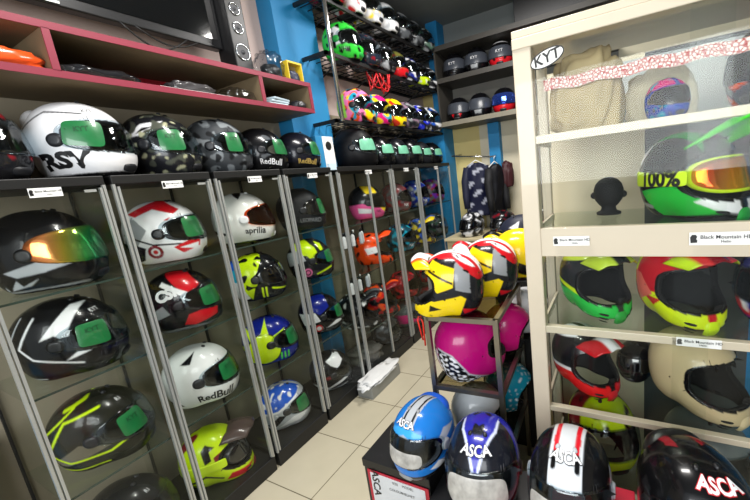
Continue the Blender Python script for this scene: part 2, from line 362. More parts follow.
struct(B().box(-2.24, -2.1, -.2, .2, 0, .8).out('trim_4', BLUE))
struct(B().box(-.33, .1, 1.9, 1.98, 0, H0+.42).box(.1, .5, 1.9, 1.98, 0, H0+.42, 1).box(.5, 2.2, 1.9, 1.98, 0, H0+.42, 2).out('wall_partition', [mat('cream_plaster'), mat('grey_board', '#4a4e50', .6), BLUE]))
struct(B().box(-1.2, -.3, .85, 1.15, 3.29, 3.32).out('trim_5', mat('lamp_tray', '#e8e8e4', .5)))
struct(B().box(-1.2, -.3, 2.55, 2.85, 3.29, 3.32).out('trim_6', mat('lamp_tray')))

ALU = mat('aluminium', '#b4b6b3', .35, .5, .05); BLK = mat('black_frame', '#0e0e0e', .5, 0, .1); CREAM = mat('cream_enamel', '#cbbfa9', .4, 0, .03, coat=.3)
STEEL = mat('brushed_steel', '#8d8678', .3, .9, .06); WHT = mat('white_card', '#e9e9e6', .6); RED = mat('red_laminate', '#84263a', .45, 0, .05); WOOD = mat('brown_board', '#6f6048', .6, 0, .1)
GL = glass('cabinet_glass', (.97, .98, .97), .45); GLS = glass('shelf_glass', (.93, .96, .94), .8); GED = mat('glass_edge', '#34423b', .25, 0, .1)
PLASTIC = glass('clear_plastic', (.80, .81, .82), 2.2, .12, 1.5)
TOPZ = H0+.15
# ================================================================ glass cabinets along the left wall
YB = [.295, .70, 1.115, 1.535, 1.965]
YB2 = [2.0, 2.70, 3.16, 3.96]
LS = [1.315, .965, .55]
def price_label(parent, O, U, V, w=.085, h=.032):
    U = Vector(U); V = Vector(V); N = U.cross(V); O = Vector(O)
    c = [O+U*(a*w/2)+V*(b*h/2)+N*e for e in (.0, .002) for a, b in ((-1, -1), (1, -1), (1, 1), (-1, 1))]
    p = link('price_label', me('price_label', c, [(0, 3, 2, 1), (4, 5, 6, 7), (0, 1, 5, 4), (1, 2, 6, 5), (2, 3, 7, 6), (3, 0, 4, 7)]), WHT, parent)
    flat_text('label_text', 'Black Mountain HD', p, O+U*(w*.1)+V*(h*.12)+N*.002, U, V, w*.105, BLK, .01)
    flat_text('label_text', 'Helm', p, O+U*(w*.1)-V*(h*.22)+N*.002, U, V, w*.075, BLK, .01)
    k = [O+U*(-w*.42+a*w*.055)+V*(b*h*.32)+N*.003 for a, b in ((-1, -1), (1, -.9), (1, -.2), (.6, -.1), (1, .5), (.5, 1), (-.6, 1), (-1.2, .4))]
    link('label_helmet_mark', me('m', k, [tuple(range(8))]), BLK, p); return p
def cabinet(y0, y1, shelves, label, nlab=1, xb=-2.235, mid=None):
    xf = -1.8; t = empty('glass_cabinet', label, 'display cabinet', ((xf+xb)/2, (y0+y1)/2, 0), 0, None)
    ox, oy = t.location.x, t.location.y
    X0, X1, Y0, Y1 = xb-ox, xf-ox, y0-oy, y1-oy; g = .006
    B().box(X0, X1, Y0+g, Y1-g, 0, .09).out('base', BLK, t, bev=.004)
    B().box(X0, X1, Y0+g, Y1-g, TOPZ-.035, TOPZ).out('top_board', BLK, t, bev=.003)
    for (x, y, w) in ((X1-.016, Y0+g, .009), (X1-.016, Y1-g-.009, .009), (X0, Y0+g, .008)):
        B().box(x, x+.016, y, y+w, .09, TOPZ-.035).out('post', ALU if x > 0 else BLK, t)
    fr = B().box(X1-.012, X1+.004, Y0+.019, Y0+.027, .1, TOPZ-.045).box(X1-.012, X1+.004, Y1-.027, Y1-.019, .1, TOPZ-.045).out('door_frame', ALU, t)
    B().box(X1-.006, X1-.002, Y0+.027, Y1-.027, .1, TOPZ-.045).out('door_glass', GL, fr)
    if mid: B().box(X1-.012, X1+.004, mid-oy-.007, mid-oy+.007, .1, TOPZ-.045).out('door_meeting_strip', ALU, t)
    B().box(X1+.002, X1+.008, Y1-.075, Y1-.04, TOPZ-.06, TOPZ-.05).out('door_hinge', ALU, fr)
    for y in (Y0+g+.004, Y1-g-.008): B().box(X0+.015, X1-.018, y, y+.004, .09, TOPZ-.035).out('side_glass', GL, t)
    for z in shelves:
        B().box(X0+.01, X1-.03, Y0+.018, Y1-.018, z-.008, z, 0).box(X1-.03, X1-.028, Y0+.018, Y1-.018, z-.008, z, 1).out('shelf', [GLS, GED], t)
    price_label(t, (X1+.002, (Y0+Y1)/2+.02, TOPZ-.05), (0, 1, 0), (0, 0, 1))
    return t
names = ['leftmost glass cabinet, holding three black helmets with white or yellow lines', 'second glass cabinet from the left, holding the white helmet lettered RedBull',
         'third glass cabinet from the left, holding the white helmet lettered aprilia', 'glass cabinet just left of the blue pillar, with the matte black LEOPARD helmet']
for k in range(4): cabinet(YB[k], YB[k+1]-.01, LS, names[k])
names2 = ['glass cabinet just right of the blue pillar, with two small shelves of bottles', 'narrow glass cabinet with the maroon helmet lettered NK on its upper shelf',
          'farthest glass cabinet of the left row, beside the yellow wall']
FS = [1.28, .875, .40]
for k in range(3): cabinet(YB2[k], YB2[k+1]-.008, FS, names2[k], mid=[2.36, None, 3.62][k])

lg = empty('wall_ledge', 'black ledge at the left edge continuing the line of cabinet tops', 'ledge', (-2.02, .05, TOPZ-.035))
B().box(-.2, .2, -.3, .235, 0, .035).out('board', BLK, lg, bev=.003)
for y in (-.22, .12): B().tube([(-.2, y, -.2), (.12, y, -.002)], .008, 6).out('bracket', BLK, lg)
# ---------------------------------------------------------------- left wall red shelf unit
def red_shelf():
    y0, y1, xf, xb, z0, z1 = -.35, 1.915, -1.83, -2.235, H0+.512, H0+.70
    t = empty('wall_shelf', 'long red-edged pigeonhole shelf on the left wall under the television', 'shelf', (xb, (y0+y1)/2, z0))
    oy = (y0+y1)/2; T = .022
    B().box(0, xf-xb, y0-oy, y1-oy, 0, T).box(xf-xb, xf-xb+.006, y0-oy, y1-oy, -.002, T+.002, 1).out('bottom_board', [WOOD, RED], t)
    B().box(0, xf-xb, y0-oy, y1-oy, z1-z0-T, z1-z0).box(xf-xb, xf-xb+.006, y0-oy, y1-oy, z1-z0-T-.002, z1-z0+.002, 1).out('top_board', [WOOD, RED], t)
    for y in (y0, .64, 1.52, y1-T): B().box(0, xf-xb, y-oy, y-oy+T, T, z1-z0-T).box(xf-xb, xf-xb+.006, y-oy, y-oy+T, T, z1-z0-T, 1).out('divider', [WOOD, RED], t)
    B().box(0, .006, y0-oy, .9-oy, T, z1-z0-T).box(0, .006, .9-oy, 1.4-oy, T, z1-z0-T, 1).box(0, .006, 1.4-oy, y1-oy, T, z1-z0-T).out('back_board', [mat('shade_toned_board', '#4a4336', .7), mat('red_board', '#a01c2c', .5)], t)  # beige board darkened to put the pigeonhole shade into its colour
    return t
red_shelf(); ZS = H0+.512+.022; ZT = H0+.70
def slab(name, label, cat, x0, x1, y0, y1, z0, z1, m, rz=0, group=None, bev=.003):
    cx, cy = (x0+x1)/2, (y0+y1)/2
    o = B().box(x0-cx, x1-cx, y0-cy, y1-cy, 0, z1-z0).out(name, m, None, (cx, cy, z0), bev); o.rotation_euler = (0, 0, rz); return tag(o, label, cat, group)
def crumple(name, label, cat, loc, sx, sy, sz, m, seed=0, rz=0, group=None, n=20, amp=.22, parent=None):
    rg = np.random.default_rng(seed); u = np.linspace(0, 2*np.pi, n*2, endpoint=False); w = np.linspace(-np.pi/2, np.pi/2, n)
    U, Wv = np.meshgrid(u, w, indexing='ij'); U = U.ravel(); Wv = Wv.ravel(); d = np.stack([np.cos(Wv)*np.cos(U), np.cos(Wv)*np.sin(U), np.sin(Wv)], -1)
    r = np.ones(len(U))
    for _ in range(9):
        k = rg.normal(size=3); k /= np.linalg.norm(k); r += amp*.35*(np.abs(np.sin(d@k*rg.uniform(3, 9)+rg.uniform(0, 6)))-.5)
    p = np.sign(d)*np.abs(d)**.7*r[:, None]*[sx, sy, sz]; p[:, 2] = np.maximum(p[:, 2], -sz*.8)+sz*.8
    N = n; i = np.arange(2*N)[:, None]; j = np.arange(N-1)[None]; q = np.stack([i*N+j, ((i+1) % (2*N))*N+j, ((i+1) % (2*N))*N+j+1, i*N+j+1], -1).reshape(-1, 4)
    o = link(name, me(name, p, q.tolist(), True), m, parent, loc); o.rotation_euler = (0, 0, rz)
    return tag(o, label, cat, group) if parent is None else o
crumple('plastic_pouch', 'orange plastic pouch lying in the leftmost pigeonhole', 'pouch', (-1.91, .47, ZS), .07, .16, .036, mat('orange_plastic', '#f0561e', .3, coat=.5), 1)
crumple('plastic_pouch', 'dark pink pouch behind the orange one in the leftmost pigeonhole', 'pouch', (-2.05, .42, ZS), .06, .15, .06, mat('pink_plastic', '#b0205a', .4), 2)
crumple('packaged_visor', 'black packet with a yellow mark in the second pigeonhole', 'packet', (-1.90, .8, ZS), .06, .13, .024, [mat('glossy_black_pack', '#1b1b1f', .15, coat=1)], 3)
slab('packet_card', 'white card lying flat before the red back board', 'card', -1.91, -1.832, .99, 1.34, ZS, ZS+.006, WHT)
crumple('plastic_packet', 'clear crinkled packet lying right of the white card on red shelf', 'packet', (-1.9, 1.41, ZS), .06, .08, .034, PLASTIC, 5)
crumple('plastic_packet', 'grey packet of parts in the third pigeonhole', 'packet', (-1.92, 1.18, ZS+.006), .05, .1, .03, mat('dark_grey_pack', '#3c3a3c', .3, coat=.6), 6)
for i in range(3): slab('glove_packet', ['lowest pale blue packet in the last pigeonhole', 'middle pale blue packet of the pile in the last pigeonhole', 'top pale blue packet of the pile in the last pigeonhole'][i], 'packet', -1.95, -1.845, 1.58+.01*i, 1.72+.01*i, ZS+.016*i, ZS+.015+.016*i, mat('pale_blue_pack', '#a8bac4', .4), .1*i, 'pale blue packets in the last pigeonhole', .005)
crumple('metal_bracket', 'small dark bag at the right end of the red shelf', 'bag', (-1.89, 1.83, ZS), .045, .045, .028, mat('black_pack', '#222226', .4), 8)
# on top of the shelf
tv = empty('television', 'large black television on the left wall above the red shelf', 'television', (-2.08, .86, ZT+.16))
tv.rotation_euler = (0, 0, 0)
B().box(-.03, .03, -.64, .64, 0, .74).out('casing', mat('tv_black', '#0e0f12', .35), tv, bev=.006)
B().box(.03, .033, -.615, .615, .045, .72).out('screen', mat('tv_screen', '#07080b', .08, coat=1), tv)
B().box(.031, .035, -.25, -.06, .008, .018).out('maker_strip', ALU, tv)
B().box(-.13, -.03, -.12, .12, .2, .5).out('wall_bracket', BLK, tv)
for k, (a, b_, dz) in enumerate([(.28, .5, .05), (.5, .62, .035), (1.0, 1.3, .07), (1.06, 1.36, .045)]):
    pts = [(-2.05, a+(b_-a)*s, ZT+.165-dz*math.sin(math.pi*s)*1.2) for s in np.linspace(0, 1, 12)]
    tag(B().tube(pts, .004, 6).out('cable', BLK), ['black cable looping below the left end of the television', 'short black cable beside the looping cable below the television', 'black cable drooping below the right half of the television', 'second black cable drooping below the television, nearer the loudspeaker'][k], 'cable', None)
sp = empty('loudspeaker', 'tall black loudspeaker with four round drivers right of the television', 'loudspeaker', (-2.02, 1.555, ZT))
B().box(-.08, .06, -.055, .055, 0, .78).out('cabinet_body', mat('speaker_black', '#121214', .4), sp, bev=.006)
for k, (z, r) in enumerate([(.14, .042), (.27, .03), (.37, .03), (.475, .034), (.6, .034)]):
    rg = B().tube([(.062, r*math.cos(a), z+r*math.sin(a)) for a in np.linspace(0, 2*math.pi, 24, endpoint=False)], .0045, 6, closed=True).out('driver_ring', mat('chrome', '#b8bcc0', .15, .95, 0), sp)
    o = B().lathe([(r*.95, 0), (r*.55, -.012), (r*.3, -.012), (r*.28, .004), (.002, .007)], 20).out('driver_cone', mat('cone_grey', '#3a3c40', .5), rg, (.062, 0, z)); o.rotation_euler = (0, R2(90), 0)
hb = crumple('plastic_bag', 'clear plastic bag over a dark item on top of the red shelf', 'bag', (-1.93, 1.70, ZT), .07, .065, .085, PLASTIC, 11, amp=.3)
crumple('bagged_item', 'dark item inside the clear bag on the red shelf', 'accessory', (-1.93, 1.70, ZT+.002), .05, .045, .05, mat('dark_item', '#23262a', .4), 12)
yb = empty('product_box', 'yellow-edged product box with a window at the right end of red shelf', 'box', (-1.90, 1.85, ZT))
bx = B().box(-.03, .03, -.06, -.053, 0, .13).box(-.03, .03, .053, .06, 0, .13).box(-.03, .03, -.053, .053, 0, .012).box(-.03, .03, -.053, .053, .118, .13).box(-.03, -.024, -.053, .053, .012, .118, 1)
bx.out('carton', [mat('yellow_card', '#d8b92a', .5), mat('pale_card', '#b9ae90', .6)], yb)
crumple('contents', '', '', (0, 0, .014), .02, .04, .035, mat('navy_item', '#1c2340', .4), 13, parent=yb)

# ---------------------------------------------------------------- black wire racks above the farther cabinets
def rack(z, y0, y1, label, xb=-2.22, xf=-1.86, bars=True):
    t = empty('wire_rack', label, 'shelf rack', ((xb+xf)/2, (y0+y1)/2, z)); ox, oy = t.location.x, t.location.y
    a, b_ = xb-ox, xf-ox; c, d = y0-oy, y1-oy
    B().box(b_-.02, b_, c, d, -.025, 0).box(a, a+.02, c, d, -.025, 0).box(a, b_, c, c+.02, -.025, 0).box(a, b_, d-.02, d, -.025, 0).out('frame', BLK, t)
    sl = B(); n = int((y1-y0)/.07)
    for i in range(1, n): y = c+(d-c)*i/n; sl.tube([(a+.01, y, -.006), (b_-.01, y, -.006)], .004, 6)
    for x in (a+.11, a+.24): sl.tube([(x, c+.01, -.012), (x, d-.01, -.012)], .004, 6)
    sl.out('wire_grid', BLK, t)
    for i in range(4): y = c+(d-c)*(i+.5)/4; B().tube([(a+.02, y, -.12), (b_-.12, y, -.02)], .006, 6).out('bracket', BLK, t)
    return t
ZB, ZA, ZTOP = H0+.505, H0+.975, H0+1.345
rack(ZB, 2.16, 3.98, 'lowest black wire rack above the far cabinets, with the multicoloured helmets')
rack(ZA, 2.16, 3.98, 'middle black wire rack above the far cabinets, starting with the green helmet')
rack(ZTOP, 2.16, 3.98, 'topmost black wire rack by the ceiling, with the white helmets')
tag(B().tube([(-1.84, 2.2, ZB-.02), (-1.84, 2.2, 3.3)], .016, 12).out('rack_pole', mat('chrome_tube', '#b5b3ae', .2, .9, .03)), 'shiny round metal pole before the left end of the wire racks', 'pole')
wr = B()
for k in range(9):
    y = 2.75+.03*k; pts = [(-1.9-.05*math.sin(k), y+.03*math.sin(s*6+k), ZA-.03-.12*math.sin(math.pi*s)*(1+.2*math.sin(k*2))) for s in np.linspace(0, 1, 10)]
    pts = [(p[0]+.04*(i/9-.5), p[1]+.1*(i/9-.5), p[2]) for i, p in enumerate(pts)]; wr.tube(pts, .006, 5)
tag(wr.out('wire_bundle', mat('red_wire', '#c0141c', .5)), 'tangle of red wire hanging under the middle rack', 'wire')

# ---------------------------------------------------------------- shelves on the back wall
def back_shelf():
    t = empty('wall_shelf', 'dark two-level shelf high on the back wall, holding rows of black helmets', 'shelf', (-1.0, 4.15, H0+.55))
    x0, x1 = -.83, 1.0; y0, y1 = -.27, .14; D = mat('dark_shelf', '#3b3833', .5, 0, .1); L = mat('shelf_lip', '#7d7768', .5)
    for nm, z in (('bottom_board', 0), ('middle_board', .465), ('top_board', .80)):
        B().box(x0, x1, y0, y1, z, z+.045).box(x0, x1, y0-.008, y0, z+(.0 if z < .7 else -.0), z+.05, 1).out(nm, [D, L if z < .1 else D], t)
    B().box(x0, x1, y1-.01, y1, .045, .80).out('back_board', mat('grey_backing', '#77756e', .7), t)
    B().box(x0, x0+.02, y0, y1-.01, .045, .80).out('side_board', D, t)
    return t
back_shelf()
bo = empty('carton', 'black carton with a white lettered patch on top of the back shelf', 'box', (-.62, 3.98, H0+.55+.85)); B().box(-.3, 1.3, -.07, .2, 0, .42).out('carton_body', mat('carton_black', '#101012', .4), bo, bev=.004)
B().box(.2, .45, -.073, -.07, .1, .24).out('label', WHT, bo); flat_text('label_text', 'DTC', bo, (.325, -.073, .17), (1, 0, 0), (0, 0, 1), .12, BLK, .02)

# counter with helmet, jackets
ct = empty('counter', 'cream-topped counter in the back corner under the hanging jackets', 'counter', (-1.35, 3.9, 0))
B().box(-.44, .75, -.33, .38, .84, .87).out('counter_top', mat('cream_laminate', '#cbbd98', .5), ct, bev=.004); B().box(-.42, .73, -.3, .36, 0, .84).out('counter_body', mat('counter_front', '#b5a67f', .6), ct)
tag(B().box(-.06, .06, -.04, .04, 0, .012).out('paper_slip', mat('pale_blue_paper', '#a9c0d8', .6), None, (-1.28, 3.64, .87)), 'small pale blue packet on the counter before the helmet', 'packet')
def jacket(loc, label, c, c2, w=.2, rz=0):
    t = empty('jacket', label, 'jacket', loc, rz); nz, nu = 26, 36; v = []; cols = []
    for i in range(nz):
        s = i/(nz-1); z = -.62*s; wd = w*(.35+.65*min(1, s/.12)**.5)*(1+.08*math.sin(s*9)); dp = .055+.02*math.sin(s*5)
        for k in range(nu):
            a = 2*math.pi*k/nu; r = 1+.06*math.sin(a*7+s*6)+.05*math.sin(a*3+s*11)
            v.append((wd*math.cos(a)*r, dp*math.sin(a)*r, z)); cols.append(srgb(c2) if (math.sin(a*5+s*17)+math.sin(s*31+a*2) > 1.05) else srgb(c))
    f = [(i*nu+k, i*nu+(k+1) % nu, (i+1)*nu+(k+1) % nu, (i+1)*nu+k) for i in range(nz-1) for k in range(nu)]+[tuple(range(nu))[::-1], tuple(range((nz-1)*nu, nz*nu))]
    m = me('jacket_body', v, f, True); setcol(m, np.array(cols)); link('jacket_body', m, MATTE, t)
    for sg in (-1, 1):
        sl = B().tube([(sg*w*.75, 0, -.05), (sg*w*1.05, -.01, -.2), (sg*w*1.1, -.03, -.38), (sg*w*1.05, -.05, -.52)], [.05, .05, .042, .036], 10).out('sleeve', solid(c, .7), t)
    hk = B().tube([(-w*.8, 0, -.03), (0, 0, .03), (w*.8, 0, -.03)], .007, 6).tube([(0, 0, .03), (0, 0, .07), (.02, 0, .09)], .004, 6).out('hanger', WHT, t); return t
tag(B().tube([(-1.78, 4.0, H0+.22), (-1.3, 4.0, H0+.155)], .008, 8).tube([(-1.78, 4.0, H0+.22), (-1.78, 4.29, H0+.24)], .008, 8).tube([(-1.3, 4.0, H0+.155), (-1.3, 4.18, H0+.17)], .008, 8).out('hanging_rail', mat('chrome_tube')), 'thin metal rail on the back wall carrying the jackets', 'rail')
jacket((-1.49, 4.0, H0+.11), 'navy jacket with white patterning in plastic on the back wall rail', '#171a34', '#b9bccb', .13, .3)
jacket((-1.26, 3.98, H0+.07), 'black jacket hanging right of the patterned one', '#0d0d12', '#16161c', .1, .9)
tag(crumple('backpack', '', '', (-1.14, 4.07, H0-.2), .06, .06, .15, mat('black_red_bag', '#3a0d14', .6), 31), 'small dark bag with a red edge hanging beside the jackets', 'bag')

dk = empty('storage_cupboard', 'dark narrow upright cupboard on the back wall behind the cream cabinet', 'cupboard', (-.62, 3.2, 0)); B().box(-.12, .4, 0, .4, 0, H0+.13).out('carcass', mat('dark_wood', '#4c4740', .6, 0, .15), dk); B().box(-.13, .42, -.01, .41, H0+.13, H0+.15).out('top_board', BLK, dk)

# ================================================================ helmets
HX = -1.99
def LH(px, py, z, label, x=HX, head=52, y=None, **k):
    p = at(px, py, 0, x); p[1] = y or p[1]; y = p[1]
    t = helmet(label, (p[0], y, z), head, **k)
    if z < 1.6 and x == HX or z in LS:
        bb = extent(t); xr = bb[1]-bb[0]; yr = bb[3]-bb[2]
        for a, b in zip(YB+YB2[1:], (YB+YB2[1:])[1:]): pass
        for a, b in list(zip(YB[:-1], YB[1:]))+list(zip(YB2[:-1], YB2[1:])):
            if a-.03 <= y < b+.0:
                lo, hi = a+.018, b-.02
                if yr > hi-lo: t.location.y += (lo+hi)/2-(bb[2]+bb[3])/2
                elif bb[2] < lo: t.location.y += lo-bb[2]
                elif bb[3] > hi: t.location.y -= bb[3]-hi
                break
        if bb[1] > -1.815: t.location.x -= bb[1]+1.815
    return t
def extent(t):
    M = Matrix.LocRotScale(t.location, t.rotation_euler, t.scale); sh = [c for c in C.objects if c.parent == t]
    P = np.concatenate([np.array([v.co[:] for v in c.data.vertices]) for c in sh if c.data and len(c.data.vertices)]); P = np.c_[P, np.ones(len(P))]@np.array(M).T
    return P[:, 0].min(), P[:, 0].max(), P[:, 1].min(), P[:, 1].max()
GRN = (42, 8, 18, 16); BIG = 116
# graphic sets (cm in side view, x forward, z up from the rim)
D_rsv = [('all','w'),('s',[(-17,13),(-12,13.5),(-9,9),(-12,2),(-17,0)],'k'),('ln',[(-13,15),(-2,21),(8,20)],.25,'k'),('z',1.4,'k')]
D_chev = [('all','k'),('s',[(-16,9),(-9,9.5),(-8,1.5),(-16,0)],'s'),('s',[(-9,9.5),(-6,9.5),(-9,1),(-11,1)],'k'),('s',[(-6,7.5),(9,11),(12,8),(5,6.5),(-1,2.5),(-7,1.5),(-3,5.5)],'s'),('s',[(-4,5.5),(7,6.5),(-3,2.6)],'k'),('ln',[(-12,.8),(12,1)],.3,'g2'),('s',[(10,9),(11.5,10),(12.5,8),(11,7.5)],'k')]
D_line = [('all','k'),('ln',[(-4,21.5),(-9,13),(-6,9),(6,4.5)],.3,'w'),('ln',[(-8,22),(-13,12)],.2,'s'),('s',[(-3,14.5),(5,23.5),(8,23.5),(3.5,13.5),(1,15.5)],'w'),('s',[(2,6.5),(13,9),(14,10),(7,9.6)],'w'),('ln',[(-12,1.8),(-6,1)],.3,'s')]
D_yl = [('all','#23231c'),('s',[(-14,6),(-8,5),(6,9),(-3,12)],'#6d6658'),('ln',[(4,22),(-6,20),(-13,10),(-7,6),(5,6.5),(14,10)],.38,'ny'),('ln',[(-3,23.5),(-12,17),(-15,9)],.25,'ny'),('ln',[(-13,4),(-6,2),(3,2)],.35,'ny'),('ln',[(0,25),(-6,23)],.4,'ny')]
D_red1 = [('all','w'),('s',[(-14,8),(-8,20),(-3,14),(-8,8)],'g2'),('s',[(-10,21),(2,26),(9,21),(5,17),(-3,18)],'r'),('s',[(-8,19),(0,22),(8,19),(3,17)],'w'),('s',[(-15,10),(-9,9),(-5,7),(-7,2),(-15,0)],'k2'),('ln',[(-12,13),(-2,8),(8,7)],.35,'k'),('cir',-2,5,2.8,'r2'),('cir',-2,5,1.6,'w'),('cir',-2,5,.9,'r'),('s',[(5,6),(15,9.5),(14,5),(8,3)],'r'),('s',[(7,5.5),(14,6.5),(13,4)],'w'),('t',[(-14,0),(5,0),(5,2.5),(-14,2.5)],'k')]
D_blk_r = [('all','k'),('s',[(-4,26),(4,26),(10,19),(5,15)],'r'),('s',[(-4,22.5),(6,16.5),(4,15),(-5,21)],'w'),('s',[(-13,9),(-5,13),(-3,9),(-9,7)],'g2'),('s',[(1,3),(4,7.5),(15,9),(14,4),(5,2)],'r'),('z',1.6,'g')]
D_white = [('all','#e0e1e0'),('s',[(-5,21),(1,24.5),(-1,20.5),(-3,20.6)],'k'),('s',[(-16,7),(-8,4),(-7,2.5),(-16,5)],'k'),('z',.7,'k')]
D_apr = [('all','#e4e3df'),('s',[(-3,25.5),(1.5,25.5),(1.5,24),(0,22),(-2,23.8)],'k'),('s',[(-16,8.5),(-9,6.5),(-8,5),(-16,6.6)],'k'),('z',1.2,'k')]
D_neon = [('all','ny'),('s',[(-16,16),(-3,25),(-8,25.5),(-16,20)],'r2'),('s',[(-2,20),(0,22),(4,20),(1.5,19),(2,15),(-1,14)],'k'),('ln',[(-10,5),(-2,8),(5,4)],.5,'k2'),('s',[(3,16),(9,18),(12,8),(4,10)],'r2'),('ln',[(-12,2.5),(-4,4)],.4,'k2'),('s',[(6,2),(9,5),(18,3),(15,0)],'r')]
D_mon = [('all','k2'),('s',[(-8,26),(4,26),(6,14),(0,8),(-3,1),(-8,9)],'ny'),('n',.9,.35,3,'k'),('s',[(-15,20),(-8,24),(-8,12),(-13,11)],'c'),('s',[(-14,12),(-8,12),(-4,2),(-12,0)],'w'),('s',[(5,22),(12,20),(14,8),(2,6),(1,13)],'k'),('ln',[(3,1.5),(3.6,7)],.5,'ny'),('ln',[(5,1.5),(5.6,7)],.5,'ny'),('ln',[(9,6),(15,4)],.5,'ny')]
D_sun = [('all','b2'),('cir',-3,10,9.2,'k'),('cir',-3,10,8.4,'ny')]+[('s',[(-3+8.8*math.cos(a-.25),10+8.8*math.sin(a-.25)),(-3+15.5*math.cos(a),10+15.5*math.sin(a)),(-3+8.8*math.cos(a+.25),10+8.8*math.sin(a+.25))],'ny') for a in np.radians([35,80,125,170,215])]+[('s',[(5,2),(8,8),(16,9),(14,1)],'b2'),('ln',[(7,2),(7.4,6)],.4,'gr'),('ln',[(9,2),(9.4,6)],.4,'gr'),('ln',[(5,2),(5.4,6)],.4,'gr')]
D_bsil = [('all','s'),('s',[(-15,12),(-12,24),(2,27),(11,22),(4,17),(-6,13)],'b'),('n',1.1,.62,5,'w'),('ln',[(-14,12.5),(-4,13.5),(8,19)],.6,'w'),('s',[(-12,5),(-4,11),(0,10),(-7,4)],'k2'),('s',[(-6,3),(4,8),(14,8),(8,4)],'w')]
D_s268 = [('all','k2'),('s',[(-12,24),(-2,26),(4,20),(8,9),(3,10),(-2,16),(-10,17)],'ny'),('s',[(-15,18),(-6,20),(-3,13),(-14,10)],'s'),('cir',-3,5,2.9,'p2'),('cir',-3,5,1.9,'k'),('cir',-3,5,1.2,'p2'),('ln',[(3,3),(13,6)],.6,'ny'),('s',[(4,24),(8,22),(11,15),(9,15)],'ny')]
D_bbw = [('all','k'),('s',[(-6,25),(4,26),(6,18),(-1,14),(-5,17)],'b2'),('s',[(-14,16),(-4,16),(-1,10),(-12,8)],'w'),('cir',-3,5,2.6,'r'),('cir',-3,5,1.6,'w'),('s',[(2,4),(12,9),(14,6)],'w')]
D_bw = [('all','k'),('s',[(-3,22),(6,26),(9,20),(5,16),(0,19)],'w'),('s',[(-6,12),(2,13),(4,11),(-4,10)],'r2'),('ln',[(-13,7),(-4,3),(10,8)],.9,'w'),('ln',[(-10,2),(0,1),(10,3)],.5,'s')]
D_multi = [('all','p2'),('n',.55,.0,1,'y'),('n',.6,.1,4,'o'),('n',.62,.25,8,'c'),('n',.7,.35,2,'k'),('s',[(-16,16),(-6,22),(-5,4),(-15,4)],'#a8e04a')]
D_greenmx = [('all','#35c43c'),('s',[(-6,18),(3,21),(6,9),(-5,7)],'w'),('s',[(-4,14),(1,14),(0,6),(-5,7)],'k'),('n',1.,.5,6,'k')]
def mm(a, b, c, sd=1, s=.6): return [('all', a), ('n', s, .05, sd, b), ('n', s*1.2, .35, sd+3, c)]

# on top of the cabinets
LH(-42,142,TOPZ,'helmet with a red-tinted clear visor at the left edge, on the first cabinet',head=40,paint=mm('k','k2','r2'),res=BIG,visor='clear')
LH(79,137,TOPZ,'white helmet with large black RSV letters on top of the leftmost cabinet',x=-1.97,head=36,sc=1.04,paint=D_rsv,res=140,stick=(52,9,22,16,-6),text=[('RSV',-84,-26,.07,'k',dict(bold=.05,stretch=1.35,rot=.03)),('KYT',-35,42,.02,'k')],vents='k2',spoiler='w')
LH(158,141,TOPZ,'black and grey helmet with green visor film right of the white RSV helmet',head=34,sc=1.0,paint=[('all','k2'),('s',[(-5,15),(0,20),(8,21),(3,16)],'w'),('s',[(-2,16),(1,18.5),(6,19)],'k'),('n',.8,.2,3,'#4a4d44'),('n',1.2,.55,5,'#a9a98a')],res=BIG,stick=GRN)
LH(216,143,TOPZ,'grey camouflage helmet with green visor film on top of the third cabinet',head=40,sc=1.0,paint=[('all','#3a3d40'),('n',.8,.15,2,'#7b8083'),('n',1.,.45,7,'#17181a')],matte=True,res=BIG,stick=(40,8,14,17))
LH(260,147,TOPZ,'black helmet lettered RedBull in white on top of the cabinet row',head=50,sc=.9,paint=[('all','k'),('n',.5,.7,3,'g')],res=BIG,stick=(34,8,20,17),text=[('RedBull',-66,-27,.046,'w',dict(bold=.02))])
LH(297,149,TOPZ,'dark navy helmet lettered RedBull in gold, beside the white helmet box',head=50,sc=.88,paint=[('all','#14151f'),('z',5,'k')],res=BIG,stick=(34,8,18,17),text=[('RedBull',-66,-27,.046,'#b89a50',dict(bold=.02))])
row = [(356,'large matte black helmet first of the black row right of the pillar',1.12,True,'k'),(383,'second black helmet in the row under the racks, with green film',.95,False,'k'),(400,'glossy black helmet third in the row, with a grey visor film',.93,False,'k2'),
       (413,'fourth black helmet in the row under the wire racks',.95,False,'k'),(425,'fifth black helmet in the row, green film on its visor',.86,True,'k2'),(436,'sixth and last black helmet of the row, before the far corner',.86,False,'k'),]
for (px, lb, s, mt_, c), yy in zip(row, (2.48, 2.80, 3.07, 3.33, 3.585, 3.85)): LH(px,147,TOPZ,lb,y=yy,head=26,sc=s,paint=[('all',c)],matte=mt_,res=82,stick=(38,8,24,14),smat=STP,vents='k')
# helmet box leaning on the pillar
hb = empty('helmet_box', 'white and blue box with a helmet picture standing before the blue pillar', 'box', (-1.99, 2.085, TOPZ), R2(-4))
B().box(-.09, .06, -.09, .07, 0, .235).out('carton', [mat('box_blue', '#2a86b8', .5)], hb, bev=.003); B().box(.06, .062, -.03, .07, .003, .232).out('front_print', WHT, hb)
k = [(.0635, .02+.028*math.cos(a), .165+.032*math.sin(a)) for a in np.linspace(0, 6.283, 20, endpoint=False)]; link('helmet_picture', me('p', k, [tuple(range(20))]), BLK, hb)
tag(B().box(-.01, .01, -.035, .035, 0, .045).out('price_card', mat('blue_white_card', '#c8dcea', .5), None, (-1.81, 1.975, TOPZ-.02)), 'small white card standing at the pillar on the cabinet edge', 'card')

